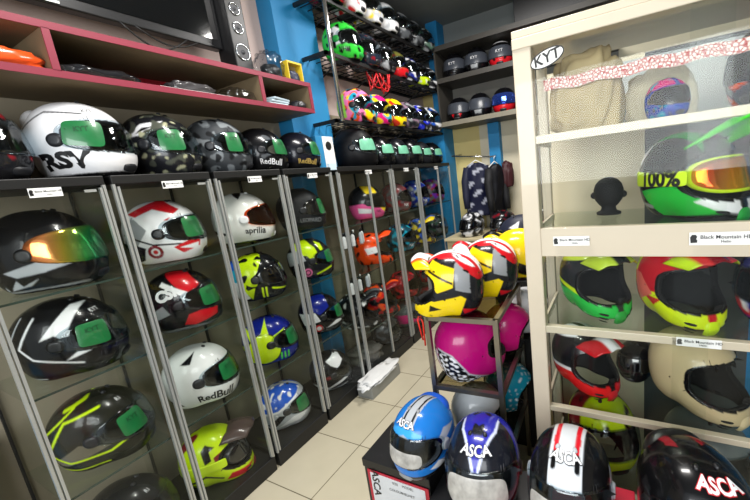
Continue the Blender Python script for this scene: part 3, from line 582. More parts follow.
# first cabinet
S1, S2, S3 = LS; S4 = .09
LH(50,255,S1,'black helmet with grey chevrons and orange-green mirror visor in the leftmost cabinet',x=-1.98,head=47,sc=1.03,paint=D_chev,res=140,visor='irid',vents='k')
LH(76,352,S2,'black helmet with thin white lines on the second shelf, leftmost cabinet',head=52,sc=1.03,paint=D_line,res=140,stick=(44,8,17,15,-4),vents='k',text=[('KYT',-25,38,.02,'w')])
LH(112,440,S3,'dark helmet with neon yellow lines on the third shelf, leftmost cabinet',head=54,sc=1.03,paint=D_yl,res=140,stick=(34,8,17,15,6),vents='k2',text=[('R1',-30,46,.022,'w')])
LH(152,530,S4,'dark helmet on the floor of the leftmost cabinet at the bottom edge',head=54,sc=1.03,paint=[('all','#1e1f20')],res=100,vents='k2',text=[('R1',-30,46,.022,'w')])
# second
LH(173,232,S1,'white, red and black helmet with a round red emblem, top shelf of the second cabinet',head=50,sc=1.0,paint=D_red1,res=130,stick=(28,8,18,16),vents='k')
LH(199,313,S2,'black helmet with red side and white CSI letters in the second cabinet',head=52,sc=1.0,paint=D_blk_r,res=130,stick=(29,8,18,15),text=[('CSI',-104,26,.062,'w',dict(bold=.06,rot=.3)),('K',-72,14,.045,'w',dict(bold=.04,rot=.2))],vents='k')
LH(214,388,S3,'glossy white helmet lettered RedBull in black, third shelf of the second cabinet',head=54,sc=1.03,paint=D_white,res=130,stick=(30,8,17,15),text=[('RedBull',-62,-30,.052,'k',dict(bold=.02,rot=.04))])
LH(228,462,S4,'neon yellow and dark red adventure helmet on the floor of the second cabinet',head=50,kind='mx',sc=.98,paint=D_neon,res=130,peak=dict(c='#4a3c38',c2='#4a3c38',len=.22,up=.12),goggle=dict(c='k2',lens='dark',strap='ny'),chin='r2')
# third
LH(252,220,S1,'white helmet lettered aprilia with amber visor in the third cabinet',head=54,sc=1.0,paint=D_apr,res=130,visor='amber',text=[('aprilia',-66,-22,.044,'k',dict(bold=.015))],vents='w')
LH(271,286,S2,'neon green and black helmet with claw marks on the second shelf, third cabinet',head=45,sc=.95,paint=D_mon,res=130,visor='dark',text=[],spoiler='b')
LH(280,350,S3,'blue helmet with a big yellow sun shape in the third cabinet',head=52,sc=.98,paint=D_sun,res=130,stick=(28,8,18,16),vents='k')
LH(297,408,S4,'blue and silver helmet on the floor of the third cabinet',head=54,sc=.95,paint=D_bsil,res=120,stick=(40,8,18,16))
# fourth
LH(306,212,S1,'matte black helmet lettered LEOPARD left of the blue pillar',head=52,sc=.97,paint=[('all','k2')],matte=True,res=100,stick=(25,8,16,18),visor='dark',text=[('LEOPARD',-68,-24,.034,'g2')])
LH(317,268,S2,'black and neon helmet with a round pink emblem in the fourth cabinet',head=50,sc=.95,paint=D_s268,res=100,stick=(29,8,17,15))
LH(326,322,S3,'black, blue and white helmet with red round emblem in the fourth cabinet',head=52,sc=.95,paint=D_bbw,res=100,stick=(29,8,17,15))
LH(337,372,S4,'black helmet with white wing shapes on the floor of the fourth cabinet',head=52,sc=.95,paint=D_bw,res=100)
# far cabinets
F1, F2, F3 = FS
LH(366,199,F1,'pink, black and yellow helmet just right of the blue pillar, upper shelf',head=42,sc=.98,paint=[('all','k2'),('s',[(-16,11),(-4,12),(6,8),(15,7),(13,0),(-15,0)],'#e85a9a'),('s',[(-4,25),(6,25),(9,19),(0,19)],'y'),('s',[(9,9),(17,9),(14,4)],'y'),('s',[(-8,9),(4,7),(2,4),(-8,5)],'w')],res=90,visor='smoke',text=[('NK',-50,-24,.03,'k')])
LH(398,200,F1,'maroon helmet lettered NK behind the pink one',head=42,sc=.95,paint=mm('#6a3038','r2','g'),res=72,visor='smoke',text=[('NK',-50,-24,.035,'w')])
LH(424,192,F1,'blue helmet on the upper shelf of the far cabinets',y=3.37,head=42,sc=.98,paint=mm('b2','b','g2'),res=72,visor='smoke',text=[('NK',-50,-24,.035,'w')])
LH(437,190,F1,'purple-grey helmet at the far end of the upper shelf',y=3.76,head=42,sc=.95,paint=mm('g','pu','r2'),res=60,visor='smoke')
LH(372,248,F2,'bright orange off-road helmet with white marks in the far cabinets',head=42,kind='mx',sc=.95,paint=[('all','#f04a14'),('n',.7,.45,2,'k'),('s',[(-6,14),(4,15),(6,10),(-4,9)],'w')],res=90,peak=dict(c='#f04a14',c2='k'),vents='o',chin='o')
LH(401,240,F2,'teal and black helmet right of the bright orange one',head=42,sc=.95,paint=mm('#1e4a5c','k','c'),res=72,visor='smoke',text=[('NK',-50,-24,.035,'w')])
LH(423,232,F2,'black, blue and yellow helmet on the middle shelf, far cabinets',y=3.37,head=42,kind='mx',sc=.95,paint=mm('k2','b','y'),res=72,peak=dict(c='y',c2='b'),vents='y')
LH(440,222,F2,'dark grey helmet at the far end of the middle shelf',y=3.76,head=42,sc=.95,paint=mm('k2','g','#2c4638'),res=60)
LH(371,316,.40,'black off-road helmet with white splashes on the lower shelf by the pillar',y=2.2,head=42,kind='mx',sc=1.0,paint=[('all','#17181a'),('n',.9,.5,4,'w')],res=90,peak=dict(c='k2',c2='g'))
LH(395,288,F3,'orange and black off-road helmet on the lower shelf, far cabinets',y=2.54,head=42,kind='mx',sc=.95,paint=mm('k2','o','r'),res=72,peak=dict(c='r2',c2='o'),chin='o')
LH(413,276,F3,'dark red helmet on the lower shelf, far cabinets',y=2.93,head=42,sc=.95,paint=mm('r2','k','r'),res=72,visor='smoke')
LH(428,264,F3,'red and grey helmet farther along the lower shelf',head=42,kind='mx',sc=.95,paint=mm('r','g','r2'),res=60,peak=dict(c='r'))
LH(399,345,S4,'grey helmet on the floor of the far cabinets',y=2.53,head=42,sc=.9,paint=mm('#3a3634','k2','g'),res=60,visor='clear')
LH(415,330,S4,'pink and grey helmet on the floor of the far cabinets',y=2.93,head=42,sc=.9,paint=[('all','g'),('s',[(-16,14),(16,14),(16,5),(-16,5)],'p')],res=60,visor='clear')
LH(431,311,S4,'dark maroon helmet on the floor of the farthest cabinets',head=42,sc=.9,paint=mm('#3a2226','r2','g'),res=60,visor='clear')
# racks
def RH(px, py, z, label, x=-1.95, head=15, **k): return LH(px, py, z, label, x=x, head=head, **k)
RH(341,98,ZB,'multicoloured pink, yellow and green helmet first on the lowest rack',y=2.52,head=22,sc=.95,paint=D_multi,res=90,vents='k',text=[('NHK',-62,-26,.035,'k',dict(bold=.02))])
RH(366,101,ZB,'pink and cyan patterned helmet second on the lowest rack',y=2.78,head=10,sc=.92,paint=mm('p','c','y',3,.5),res=80,vents='k2')
RH(388,103,ZB,'bright yellow helmet with red swirls on the lowest rack',y=3.04,head=5,sc=.92,paint=[('all','y'),('n',.6,.35,2,'#c03018'),('cir',5,7,4,'r'),('cir',5,7,2.8,'y')],res=80)
RH(404,105,ZB,'grey and mauve helmet on the lowest rack',y=3.29,head=5,sc=.92,paint=mm('#8a7284','k2','g2',5),res=60)
RH(417,107,ZB,'blue and dark helmet on the lowest rack',y=3.54,head=5,sc=.92,paint=mm('k2','#2030c8','w',6),res=60)
RH(429,109,ZB,'white, blue and black helmet last on the lowest rack',y=3.8,head=5,sc=.95,paint=mm('w','k2','b',9),res=60)
RH(338,45,ZA,'green and white helmet first on the middle rack, behind the pole',y=2.47,head=15,sc=.98,paint=D_greenmx,res=90,vents='gr2',text=[('NHK',-62,-26,.04,'k',dict(bold=.02))])
RH(366,50,ZA,'dark navy helmet with clear visor second on the middle rack',y=2.73,head=2,sc=.95,paint=[('all','#1c2430'),('n',1,.6,3,'r2')],res=80)
RH(384,58,ZA,'black helmet with pale marks third on the middle rack',y=2.98,head=2,sc=.92,paint=mm('k','k2','g2',4),res=60)
RH(398,66,ZA,'olive and red helmet on the middle rack',y=3.21,head=5,sc=.86,paint=[('all','ol'),('z',7,'r'),('n',.8,.45,3,'r2')],res=60)
RH(410,70,ZA,'dark blue helmet on the middle rack',y=3.44,head=5,sc=.86,paint=mm('k','b2','w',7),res=60)
RH(421,76,ZA,'black helmet with neon yellow chin on the middle rack',y=3.665,head=5,sc=.84,paint=[('all','k'),('z',9,'ny'),('n',.9,.4,3,'k'),('n',.9,.62,5,'w')],res=60)
RH(432,82,ZA,'black and white helmet last on the middle rack',y=3.885,head=5,sc=.82,paint=mm('k','w','k2',8),res=60)
for px, py, lb, cc in [(347,-12,'dark red helmet at the top left of the topmost rack',('r2','k','r')),(367,0,'white helmet with a red band on the topmost rack',('w','w','r')),(386,8,'white helmet with a yellow side on the topmost rack',('w','s','y')),
                       (400,18,'plain white helmet on the topmost rack',('w','w','s')),(411,24,'dark grey helmet on the topmost rack',('k2','g','g2')),(421,30,'black and grey helmet farther along the topmost rack',('k','g','g2')),(430,36,'grey-green helmet last on the topmost rack',('k2','#5a7a68','g2'))]:
    p = at(px, py, 0, -2.0); KT = globals().get('KT', -1)+1; RH(px,py,ZTOP,lb,y=2.36+.248*KT,head=8,sc=.92,paint=mm(*cc,sd=px%7),res=60)
# back wall shelf
def BH(px, py, z, label, head=-82, y=4.09, **k):
    p = at(px, py, 1, y); xx = {44: -1.665, 46: -1.405, 47: -1.405, 49: -1.125, 51: -.85, 52: -.85}[px//10 if px//10 in (44, 46, 47, 49, 51, 52) else 44]; return helmet(label, (xx, y, z), head, res=84, sc=1.0, zs=1.08, **k)
z1, z2 = H0+.55+.045, H0+.55+.465+.045
BH(447,68,z2,'black helmet at the left end of the upper back shelf',paint=[('all','k'),('f',[(0,14),(7,15),(6,11),(0,9)],'g')],text=[('KYT',0,8,.035,'w',dict(front=True,off=.009))],visor='grey')
BH(467,58,z2,'black helmet in the middle of the upper back shelf',paint=[('all','k'),('f',[(0,8),(4,8),(3,3),(0,1)],'g2')],text=[('KYT',0,8,.035,'w',dict(front=True,off=.009))],visor='grey')
BH(493,50,z2,'black and red helmet on the upper back shelf',paint=[('all','k'),('z',10,'r'),('n',.7,.3,2,'k'),('f',[(0,25),(8,24),(8,22),(0,22.5)],'w')],text=[('KYT',0,8,.035,'w',dict(front=True,off=.009))],visor='grey')
BH(519,40,z2,'red helmet half hidden by the cream cabinet, upper back shelf',paint=mm('r','w','k'))
BH(449,102,z1,'black helmet with a white and red chin, left end of the lower back shelf',paint=[('all','k'),('f',[(0,12),(9,13),(5,8),(0,9)],'w'),('f',[(2,8),(7,9),(4,4)],'r')],visor='grey')
BH(471,94,z1,'black helmet with grey centre marks, middle of the lower back shelf',paint=[('all','k'),('f',[(0,14),(5,12),(3,2),(0,2)],'g2')],visor='grey')
BH(497,86,z1,'black and red helmet with a blue mirror visor on the lower back shelf',paint=[('all','k'),('z',8.5,'r')],visor='blue')
BH(521,78,z1,'dark helmet half hidden by the cream cabinet, lower back shelf',paint=mm('k','g','w'))
p = at(472,215,1,3.85); helmet('black and white helmet on the counter under the jackets', (-1.5, 3.74, .87), -120, sc=.92, paint=mm('k','w','g',5), res=72, visor='dark')
p = at(502,215,1,3.85); helmet('second dark helmet on the counter, right of the black and white one', (-1.14, 3.76, .87), -140, sc=.92, paint=mm('k','k2','r2',5), res=60, visor='dark')

# ---------------------------------------------------------------- bottles in the cabinet right of the pillar
def bottle(label, loc, c, cap, h=.13, r=.018, group='small bottles on the upper bottle shelf'):
    t = empty('bottle', label, 'bottle', loc, 0, group)
    B().lathe([(r, 0), (r*1.02, .004), (r*1.02, h*.62), (r*.9, h*.7), (r*.4, h*.78), (r*.4, h*.8)], 14).out('bottle_body', solid(c, .3), t)
    B().lathe([(r*.45, h*.8), (r*.45, h*.97), (r*.3, h)], 12).out('cap', solid(cap, .4), t)
for zz, pxs, g in ((1.11, [328, 333, 338, 343, 348, 353, 358], 'small bottles on the upper bottle shelf right of the pillar'), (.74, [346, 351, 356, 361, 366], 'small bottles on the lower bottle shelf right of the pillar')):
    y0, y1 = at(pxs[0]-4, 240, 0, -1.9)[1], at(pxs[-1]+4, 240, 0, -1.9)[1]; y0 = max(y0, 2.02)
    sh = B().box(-2.05, -1.84, y0, 2.33, zz-.008, zz).out('bottle_shelf', GLS); tag(sh, 'small glass shelf carrying the %s row of bottles' % ('upper' if zz > 1 else 'lower'), 'shelf')
    for k in range(6):
        c = ['w', 'k2', 'w', 'k', 's', 'w'][k]; bottle('white or black small bottle standing on the %s bottle shelf' % ('upper' if zz > 1 else 'lower'), (-1.88-.03*(k % 2), 2.05+.05*k, zz), c, 'k' if c != 'k' else 'w', .12, .017, g)
# gift box outside the cabinets
gb = empty('gift_box', 'silver-white flat box on the floor against the cabinets', 'box', (-1.72, 2.02, 0), 0)
B().box(-.07, .07, -.19, .19, 0, .09).out('carton', mat('silver_card', '#8f918f', .4, .3), gb, bev=.003); crumple('white_wrapping', '', '', (0, 0, .088), .068, .18, .014, mat('white_paper', '#e2e2e0', .5), 21, parent=gb, amp=.4)
crumple('folded_bag', 'folded grey bags stacked on the floor of the cabinet behind the gift box', 'bag', (-1.99, 2.19, .09), .12, .13, .06, mat('grey_bag', '#55534f', .6), 22, amp=.3)
for k in range(0): pass

# ================================================================ metal stand with helmets
st = empty('metal_stand', 'three-tier square steel stand with a glass top in the aisle', 'stand', (-.60, 1.46, 0), R2(3))
sx, sy = .15, .225; ztop, zmid, zlow = H0-.57, H0-.895, H0-1.22
for a in (-1, 1):
    for b_ in (-1, 1): B().box(a*sx-.01, a*sx+.01, b_*sy-.01, b_*sy+.01, 0, ztop).out('leg', STEEL, st)
for z in (ztop, zmid, zlow):
    B().box(-sx, sx, -sy-.01, -sy+.01, z-.02, z).box(-sx, sx, sy-.01, sy+.01, z-.02, z).box(-sx-.01, -sx+.01, -sy, sy, z-.02, z).box(sx-.01, sx+.01, -sy, sy, z-.02, z).out('tier_frame', STEEL, st)
    B().box(-sx+.01, sx-.01, -sy+.01, sy-.01, z-.012, z-.004).out('tier_glass', glass('smoky_shelf_glass', (.62, .58, .46), 1.2, .05), st)
D_yel = [('all','k2'),('s',[(-4,20),(6,23),(11,17),(4,11),(-3,13)],'y'),('s',[(-3,15),(8,20),(8,19),(-3,14)],'k'),('s',[(-10,22),(-4,22),(-4,12),(-10,10)],'g2'),('ln',[(-14,16),(-4,25),(8,25)],1.6,'r'),('ln',[(-12,20),(0,27)],.8,'w'),('s',[(-8,8),(-6,9.5),(6,7.5),(18,10),(22,4),(10,0),(-4,0)],'y'),('s',[(3,4),(8,6),(9,3)],'k'),('t',[(-14,0),(14,0),(14,3),(-14,3)],'w'),('t',[(-14,3),(14,3),(14,5),(-14,5)],'r'),('n',1.4,.72,4,'k'),('s',[(-12,2),(-6,4),(-6,1)],'r')]
PY = dict(vents='k')
helmet('front yellow, red and black off-road helmet on top of the steel stand', (-.645, 1.31, ztop), -166, kind='mx', sc=.9, paint=D_yel, res=150, peak=dict(c='o', c2='w', c3='y', w=.45, len=.17, up=.13), vents='k', chin='k2')
helmet('second yellow, red and white off-road helmet, in the middle of the three on the stand', (-.56, 1.55, ztop), -168, kind='mx', sc=.9, paint=D_yel, res=150, peak=dict(c='w', c2='r', w=.3, len=.17, up=.13), chin='y')
helmet('plain yellow off-road helmet farthest of the three on the steel stand', (-.48, 1.79, ztop), -168, kind='mx', sc=.9, paint=[('all', 'y'), ('s', [(-8,8),(2,12),(6,8),(-4,4)], 'k'), ('z', 3, 'k')], res=110, peak=dict(c='y', c2='k', w=.4, len=.18, up=.13), chin='y')
tag(B().tube([(-.785, 1.25, ztop-.13), (-.79, 1.235, ztop-.03), (-.78, 1.235, ztop+.004), (-.765, 1.235, ztop-.04), (-.77, 1.24, ztop-.15)], .004, 6).out('hanging_strap', mat('red_cord', '#e0301c', .5)), 'thin red strap hanging from the front corner of the stand top', 'strap')
pk = dict(kind='open', visor=None, vents='k')
helmet('magenta helmet with a black and white patterned band, middle tier of the stand', (-.62, 1.375, zmid), 48, kind='full', visor=None, parts=False, vents='k', sc=1.0, paint=[('all','#b00d6c'),('s',[(-18,0),(-18,15),(-12,13),(-6,5),(4,0)],'k'),('ns',[(-18,0),(-18,14.5),(-12,12.5),(-6,4.6),(4,0)],2.1,.2,'w'),('ln',[(-17,15),(-12,13),(-6,5),(4,.4)],.3,'s')], res=130)
helmet('plain magenta helmet behind the patterned one on the middle tier', (-.515, 1.635, zmid), 40, sc=.8, paint=[('all','#c0126e'),('z',2.5,'k')], res=90, **pk)
helmet('white open helmet behind the stand', (-.47, 1.87, zmid-.005), 30, sc=.84, paint=[('all','w'),('z',2,'k')], res=80, **pk)
helmet('teal helmet on the lowest tier of the stand', (-.525, 1.62, zlow), 30, sc=.82, paint=[('all','#127d96'),('n',1.8,.6,3,'w')], res=80, **pk)
helmet('pale grey helmet on the lowest tier before the teal one', (-.61, 1.38, zlow), 30, sc=.84, paint=[('all','#c8cdd0'),('z',2,'k')], res=80, **pk)
# dark display chest behind the stand
dc = empty('storage_chest', 'stepped black chest behind the steel stand', 'chest', (-.5, 2.35, 0)); B().box(-.22, .2, -.6, .5, 0, zmid-.005).out('body', BLK, dc); B().box(-.22, .2, -.27, .5, zmid-.005, H0-.60).out('upper_body', BLK, dc)
helmet('navy blue helmet with pale pink marks behind the yellow helmets', (-.565, 2.24, H0-.60), -150, sc=1.05, paint=[('all','#1d2030'),('s',[(-8,19),(2,15),(-2,13),(-9,15)],'p2'),('s',[(3,23),(9,20),(5,19)],'w')], matte=True, res=100, visor='dark')
helmet('dark helmet with a pink stripe, farther behind the yellow helmets', (-.5, 2.62, H0-.60), -150, sc=1.1, paint=[('all','k2'),('s',[(-2,19),(5,17),(2,15)],'p')], res=80, visor='dark')

# ================================================================ boxes with helmets in the foreground
def carton(label, x0, x1, y0, y1, z, body, side=None, txt=None):
    t = empty('helmet_carton', label, 'box', ((x0+x1)/2, (y0+y1)/2, 0)); a, b_ = (x1-x0)/2, (y1-y0)/2
    B().box(-a, a, -b_, b_, 0, z-.012).out('carton', body, t, bev=.003); B().box(-a-.004, a+.004, -b_-.004, b_+.004, z-.04, z).out('lid', body, t, bev=.003); return t, a, b_
CK = mat('carton_black'); CR = mat('carton_red', '#b01c34', .45); CW = mat('carton_white', '#cfd2d6', .45)
t, a, b_ = carton('black carton with a white printed front panel under the light blue helmet', -.985, -.665, .97, 1.2, H0-1.13, CK)
B().box(-a+.02, a-.004, -b_-.006, -b_-.003, H0-1.13-.42, H0-1.13-.045).out('red_border', CR, t); B().box(-a+.035, a-.02, -b_-.008, -b_-.005, H0-1.13-.42, H0-1.13-.055).out('printed_panel', CW, t)
flat_text('lettering', 'ASCA', t, (-a+.06, -b_-.008, .34), (0, 0, -1), (1, 0, 0), .05, CK, .02)
for k in range(4): flat_text('lettering', ['SIZE', 'MODEL', 'COLOUR', 'HELMET'][k], t, (.0+.06*(k % 2), -b_-.008, .37-.035*(k//2)), (1, 0, 0), (0, 0, 1), .016, CK, .0)
t, a, b_ = carton('black carton under the dark blue helmet', -.64, -.30, .80, 1.17, H0-1.17, CK)
flat_text('lettering', 'ASCA', t, (.08, -b_+.06, H0-1.168), (1, .3, 0), (-.3, 1, 0), .05, WHT, .0); B().box(-.15, -.1, -b_+.03, -b_+.07, H0-1.17, H0-1.168).out('white_sticker', WHT, t)
t, a, b_ = carton('red-sided carton under the red-striped helmet', -.27, .03, .80, 1.14, H0-1.10, CR)
t, a, b_ = carton('red carton at the bottom right under the glossy black helmet', .045, .34, .80, 1.16, H0-1.07, CR)
L = {'front': True, 'bold': .025, 'bg': 'k', 'stretch': 1.3}
helmet('light blue and silver helmet lettered ASCA on the left carton', (-.72, 1.06, H0-1.13), -98, sc=.88, lining=LINC, film=(0, 0, 34, 10), paint=[('all','#1f74c8'),('t',[(-14,0),(14,0),(14,3.6),(-14,2.6)],'s'),('tl',[(-12,1.6),(12,2.2)],.45,'k2'),('s',[(-8,16),(4,13),(8,14),(0,18)],'s'),('s',[(-6,11),(6,14),(8,13),(-4,9)],'s'),('z',4,'k2'),('s',[(-4,4),(6,8),(10,6),(2,3)],'w'),('f',[(0,19),(6,17),(8,19),(0,22)],'#3aa0e8')], res=150, vents='g2', text=[('ASCA', -4, 46, .036, 'w', L)], spoiler='b')
helmet('dark blue and black helmet lettered ASCA on the middle carton', (-.455, 1.03, H0-1.17), -80, sc=1.0, lining=LINC, film=(0, 6, 40, 17), paint=[('all','#181a22'),('t',[(-14,0),(14,0),(2,5.5),(-6,6)],'#2a2ca0'),('tl',[(14,.3),(2,5.5),(-6,6)],.4,'#c8d0e8'),('s',[(-14,22),(-4,24),(4,12),(-6,8)],'#20229a'),('n',.5,.45,3,'#181a22'),('z',8,'k2'),('f',[(0,8),(9,9),(5,3),(0,1)],'s')], res=150, vents='k', text=[('ASCA', 0, 50, .042, 'w', L)])
helmet('black, white and red-striped helmet lettered ASCA at the bottom centre', (-.15, 1.0, H0-1.10), -90, sc=.93, film=(0, 2, 44, 13), paint=[('all','#111113'),('t',[(-16,0),(16,0),(16,4.8),(-16,4.8)],'#cfd3d8'),('tl',[(-16,3.1),(6,3.1)],.75,'#d01c2c'),('tl',[(6,3.2),(9,3.4)],.8,'k'),('s',[(-2,18),(8,13),(6,10),(-4,12)],'s'),('s',[(-14,13),(-7,12),(-6,5),(-14,3)],'#c01c28'),('f',[(5,14),(10,10),(10,4),(4,8)],'w')], res=150, vents='s', text=[('ASCA', 0, 60, .045, 'w', dict(L, stretch=1.35))])
helmet('glossy black helmet lettered ASCA in white and red at the bottom right', (.17, 1.0, H0-1.07), -66, sc=.97, paint=[('all','#0b0b0d'),('t',[(-14,5),(-4,5),(-2,3),(-12,2)],'r2')], res=150, vents='k', text=[('ASCA', 2, 54, .045, 'w', dict(front=True, bold=.03, bg='r', stretch=1.3, rot=-.1))], spoiler='k')

# ================================================================ cream sliding-door cabinet at the right
X0, X1, Y0, Y1 = -.32, .80, 1.3, 1.74
kc = empty('sliding_cabinet', 'tall cream-framed cabinet with sliding glass doors at the right', 'display cabinet', ((X0+X1)/2, (Y0+Y1)/2, 0)); ox, oy = kc.location.x, kc.location.y
a0, a1, b0, b1 = X0-ox, X1-ox, Y0-oy, Y1-oy
for (x, y, w, d) in ((a0, b0, .062, .05), (a1-.062, b0, .062, .05), (a0, b1-.04, .04, .04), (a1-.04, b1-.04, .04, .04)): B().box(x, x+w, y, y+d, 0, H0+.42).out('post', CREAM, kc, bev=.004)
B().box(a0, a1, b0, b1, H0+.42, H0+.445).box(a0, a1, b0-.003, b0+.05, H0+.385, H0+.42).out('top_board', CREAM, kc, bev=.003)
B().box(a0, a1, b0, b1, .06, .14).out('base', CREAM, kc)
KZ = [H0+.10, H0-.225, H0-.605, H0-.95, H0-1.29]
for k, z in enumerate(KZ):
    h = [.028, .105, .028, .022, .022][k]; zt = z if k != 1 else z
    B().box(a0+.06, a1-.06, b0+.004 if k else b0+.006, b0+.03, z-h, z).out('shelf_rail', CREAM, kc, bev=.002)
    B().box(a0+.04, a0+.05, b0+.05, b1-.04, z-.03, z).box(a1-.05, a1-.04, b0+.05, b1-.04, z-.03, z).out('shelf_bracket', CREAM, kc)
    B().box(a0+.05, a1-.05, b0+.032, b1-.02, z-.008, z).out('shelf_glass', GLS, kc)
B().box(a0+.014, a0+.018, b0+.05, b1-.04, .14, H0+.42).out('side_glass', GL, kc)
B().box(a1-.018, a1-.014, b0+.05, b1-.04, .14, H0+.42).out('side_glass', GL, kc)
GD = glass('door_glass', (.97, .98, .97), .35, .01, 1.5)
for (z0_, z1_) in ((H0-.22, H0+.385),):
    for nm, xa, xb_, yy in (('sliding_door', X0+.06-ox, .275-ox, b0+.008), ('sliding_door', .178-ox, X1-.06-ox, b0+.016)): B().box(xa, xb_, yy-.012, yy-.008, z0_, z1_).out(nm, GD, kc)
for (z0_, z1_) in ((H0-1.4, H0-.335),):
    for nm, xa, xb_, yy in (('sliding_door', X0+.06-ox, .245-ox, b0+.008), ('sliding_door', .15-ox, X1-.06-ox, b0+.016)): B().box(xa, xb_, yy-.012, yy-.008, z0_, z1_).out(nm, GD, kc)
B().box(a0+.06, a0+.095, b0-.0045, b0-.003, H0-.1, H0-.0).out('door_catch', CREAM, kc) if False else None
price_label(kc, (-.155-ox, b0-.001, H0-.272), (1, 0, 0), (0, 0, 1), .12, .034); price_label(kc, (.262-ox, b0-.001, H0-.272), (1, 0, 0), (0, 0, 1), .15, .04); price_label(kc, (.22-ox, b0+.003, H0-.617), (1, 0, 0), (0, 0, 1), .12, .03)
# oval maker sticker
E_ = [(-.207-ox+.05*math.cos(a)*1.0, b0-.0065, H0+.337+.024*math.sin(a)+.012*math.cos(a)) for a in np.linspace(0, 6.283, 36, endpoint=False)]
st_ = link('oval_sticker', me('o', E_, [tuple(range(36))]), WHT, kc)
E2 = [(-.207-ox+.054*math.cos(a), b0-.0055, H0+.337+.028*math.sin(a)+.012*math.cos(a)) for a in np.linspace(0, 6.283, 36, endpoint=False)]; link('sticker_edge', me('o', E2, [tuple(range(36))]), BLK, st_)
flat_text('sticker_lettering', 'KYT', st_, (-.207-ox, b0-.0065, H0+.337), (1, 0, .22), (-.1, 0, 1), .046, BLK, .02)
# things inside
bag = mat('beige_cloth', '#b8a57e', .8, 0, .12, 14, .3)
crumple('cloth_bag', 'beige cloth bag, left one on the top shelf of the cream cabinet', 'bag', (-.11, 1.52, KZ[0]), .115, .09, .15, bag, 41, amp=.18, n=28)
crumple('cloth_bag', 'paler beige cloth bag right of the first on the top shelf', 'bag', (.13, 1.62, KZ[0]), .1, .055, .105, mat('pale_cloth', '#cfc3a6', .8, 0, .1, 14, .3), 42, amp=.18, n=28)
bn = B()
for k in range(0, 24): pass
nb = 60; v = []; f = []
for i in range(nb+1):
    s = i/nb; x = -.24+.92*s; z = H0+.255+.004*math.sin(s*40); v += [(x, 1.405, z), (x, 1.405, z+.038), (x, 1.409, z), (x, 1.409, z+.038)]
for i in range(nb): q = i*4; f += [(q, q+4, q+5, q+1), (q+2, q+3, q+7, q+6), (q+1, q+5, q+7, q+3), (q, q+2, q+6, q+4)]
bm_ = me('reflection_strip', v, f)  # added strip that stands in for a bright reflection in the door glass
ms = bpy.data.materials.new('red_net_reflection'); ms.use_nodes = True; nt = ms.node_tree; bs = nt.nodes['Principled BSDF']
tc = nt.nodes.new('ShaderNodeTexCoord'); mp = nt.nodes.new('ShaderNodeMapping'); mp.inputs['Rotation'].default_value = (0, R2(45), 0); ck = nt.nodes.new('ShaderNodeTexVoronoi'); ck.feature = 'DISTANCE_TO_EDGE'; ck.inputs['Scale'].default_value = 95
rp = nt.nodes.new('ShaderNodeValToRGB'); rp.color_ramp.elements[0].position = .08; rp.color_ramp.elements[0].color = (*srgb('#c04038'), 1); rp.color_ramp.elements[1].position = .16; rp.color_ramp.elements[1].color = (*srgb('#f6efe8'), 1)
nt.links.new(tc.outputs['Object'], mp.inputs[0]); nt.links.new(mp.outputs[0], ck.inputs[0]); nt.links.new(ck.outputs[0], rp.inputs[0]); nt.links.new(rp.outputs[0], bs.inputs['Base Color'])
tag(link('reflection_strip', bm_, ms), 'white and red net strip standing in for a reflection across the cream cabinet top', 'strip')
struct(B().box(-.19, 2.2, 1.885, 1.899, H0+.14, H0+.4).out('trim_7', mat('ceiling_reflection_grey', '#aeb4b4', .6)))  # added backing, its pale grey stands for the ceiling reflected in the glass
def KH(px, py, y, z, label, head, **k): p = at(px, py, 1, y); return helmet(label, (p[0], p[1], z), head, **k)
KH(666,103,1.44,KZ[0],'small blue and pink helmet on the top shelf of the cream cabinet',-60,sc=.43,paint=[('all','#1c3fa8'),('s',[(-16,16),(16,20),(10,30),(-16,30)],'p'),('n',.8,.35,4,'c'),('n',.9,.55,2,'k')],res=80,visor='dark')
KH(778,80,1.56,KZ[0],'dark and orange helmet at the right edge of the cabinet\'s top shelf',-130,sc=.9,paint=mm('#1c2030','o','k2',2),res=80,visor='smoke')
KH(687,185,1.52,KZ[1],'green and black off-road helmet wearing goggles with a yellow 100% strap',-44,kind='mx',sc=.97,res=150,paint=[('all','#101412'),('ln',[(-10,24),(0,27),(10,23)],.8,'gr2'),('s',[(-14,18),(-9,26),(-5,25),(-10,16)],'w'),('s',[(-9,8),(4,10),(22,9),(22,2),(-2,0)],'#22b33a'),('s',[(10,5),(16,7),(22,5),(18,1)],'w'),('ln',[(-14,12),(-11,4),(-5,3)],.7,'g2'),('t',[(-14,2),(6,3),(10,7),(-10,7)],'#1f9a3c')],peak=dict(c='#3ccf28',c2='#1f9a3c',len=.27,up=.19),goggle=dict(c='ny',lens='orange',strap='ny'),chin='gr2',text=[('100%',-104,2,.042,'k',dict(bold=.03,off=.0)) if False else ('UNIT',-20,62,.03,'k')])
g = at(690,185,1,1.52)
S = SH['mx']; gh = [o for o in C.objects if o.get('label', '').startswith('green and black off-road helmet wearing')][0]
letters(S, '100%', -92, 2, .066, BLK, gh, .04, .0075)
KH(592,283,1.56,KZ[2],'yellow and green off-road helmet, left in the cream cabinet',-50,kind='mx',sc=.9,res=120,paint=[('all','#23262a'),('s',[(-16,27),(12,27),(12,22),(-14,18)],'#c4d84a'),('s',[(-16,14),(-4,9),(10,9),(22,10),(22,0),(-14,0)],'#28b848'),('ln',[(-15,13),(8,8.5)],.8,'ny')],peak=dict(c='#b4cc3c',c2='k2',len=.2,up=.12),chin='gr2')
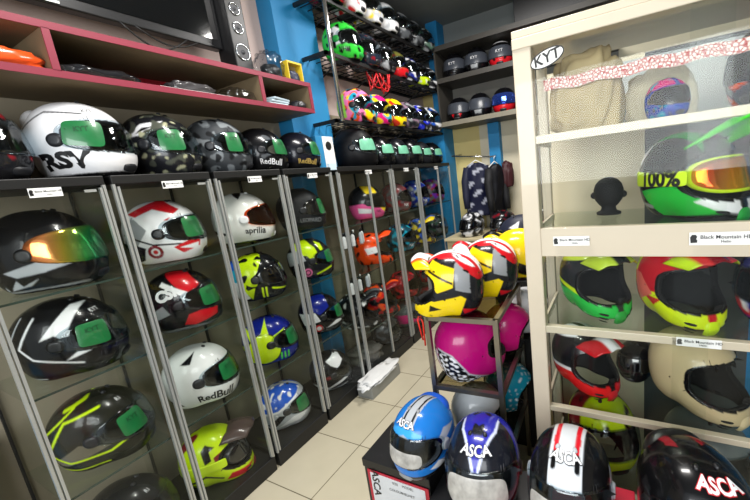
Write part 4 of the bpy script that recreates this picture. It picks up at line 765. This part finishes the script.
KH(676,284,1.54,KZ[2],'neon yellow and red off-road helmet under the green goggled one',-60,kind='mx',sc=.93,res=150,paint=[('all','#c01828'),('s',[(-16,27),(-4,27),(-8,10),(-16,8)],'ny'),('s',[(-6,9),(6,10),(22,10),(22,0),(-2,0)],'#d4e818'),('s',[(-2,8),(8,8),(4,5)],'r'),('s',[(-9,15),(-3,15),(4,9),(-4,5)],'#e87060')],peak=dict(c='#d83030',c2='r2',c3='ny',len=.21,up=.13),chin='ny')
KH(782,272,1.56,KZ[2],'blue and red helmet at the right edge of the middle shelf',-120,sc=.9,paint=mm('b2','r','w',3),res=72)
KH(583,378,1.54,KZ[3],'red, white and black off-road helmet on the lower left shelf',-40,kind='mx',sc=.86,res=120,paint=[('all','#16161a'),('s',[(-16,8),(-4,9),(8,10),(22,10),(22,0),(-10,0)],'#d81c20'),('ln',[(-15,16),(-8,9),(6,10)],.7,'w'),('s',[(-12,25),(0,27),(4,23),(-8,21)],'w')],chin='r',peak=dict(c='r',c2='w',len=.2,up=.12))
KH(636,372,1.63,KZ[3],'glossy black helmet behind the cream one on the lower shelf',-110,sc=.54,paint=[('all','k')],res=80,visor='dark')
KH(692,385,1.52,KZ[3],'cream off-road helmet with slotted chin guard, black padding',-42,kind='mx',sc=.97,res=150,paint=[('all','#c9b58e')],chin='cr',vents='cr')
KH(602,450,1.52,KZ[4],'neon yellow and red helmet on the lowest shelf behind the striped helmet',-60,sc=1.0,res=90,paint=[('all','ny'),('s',[(-10,27),(0,27),(6,14),(-4,10)],'r2'),('n',.8,.55,2,'k')],visor='clear')
KH(705,470,1.5,KZ[4],'silver grey helmet on the lowest shelf behind the glossy black one',-60,sc=1.0,res=90,paint=[('all','#6d7474'),('z',12,'k')],visor='clear')
# made-up black head shape in place of the photographer's reflection in the glass
hs = empty('photographer_reflection', 'black head shape standing in for the reflected photographer, left of the goggled helmet', 'reflection stand-in', tuple(at(609,226,1,1.6)[:2])+(KZ[1],))
B().lathe([(.045, 0), (.046, .008), (.03, .016), (.026, .03), (.036, .04), (.049, .058), (.055, .08), (.055, .1), (.048, .122), (.034, .138), (.016, .147), (.003, .149)], 24).out('head_form', mat('silhouette_black', '#0a0a0b', .8), hs)
for sg in (-1, 1): o = B().lathe([(.012, 0), (.014, .01), (.006, .018)], 10).out('ear_bump', mat('silhouette_black'), hs, (sg*.048, 0, .078)); o.rotation_euler = (0, R2(90*sg), 0)
bpy.context.view_layer.update()
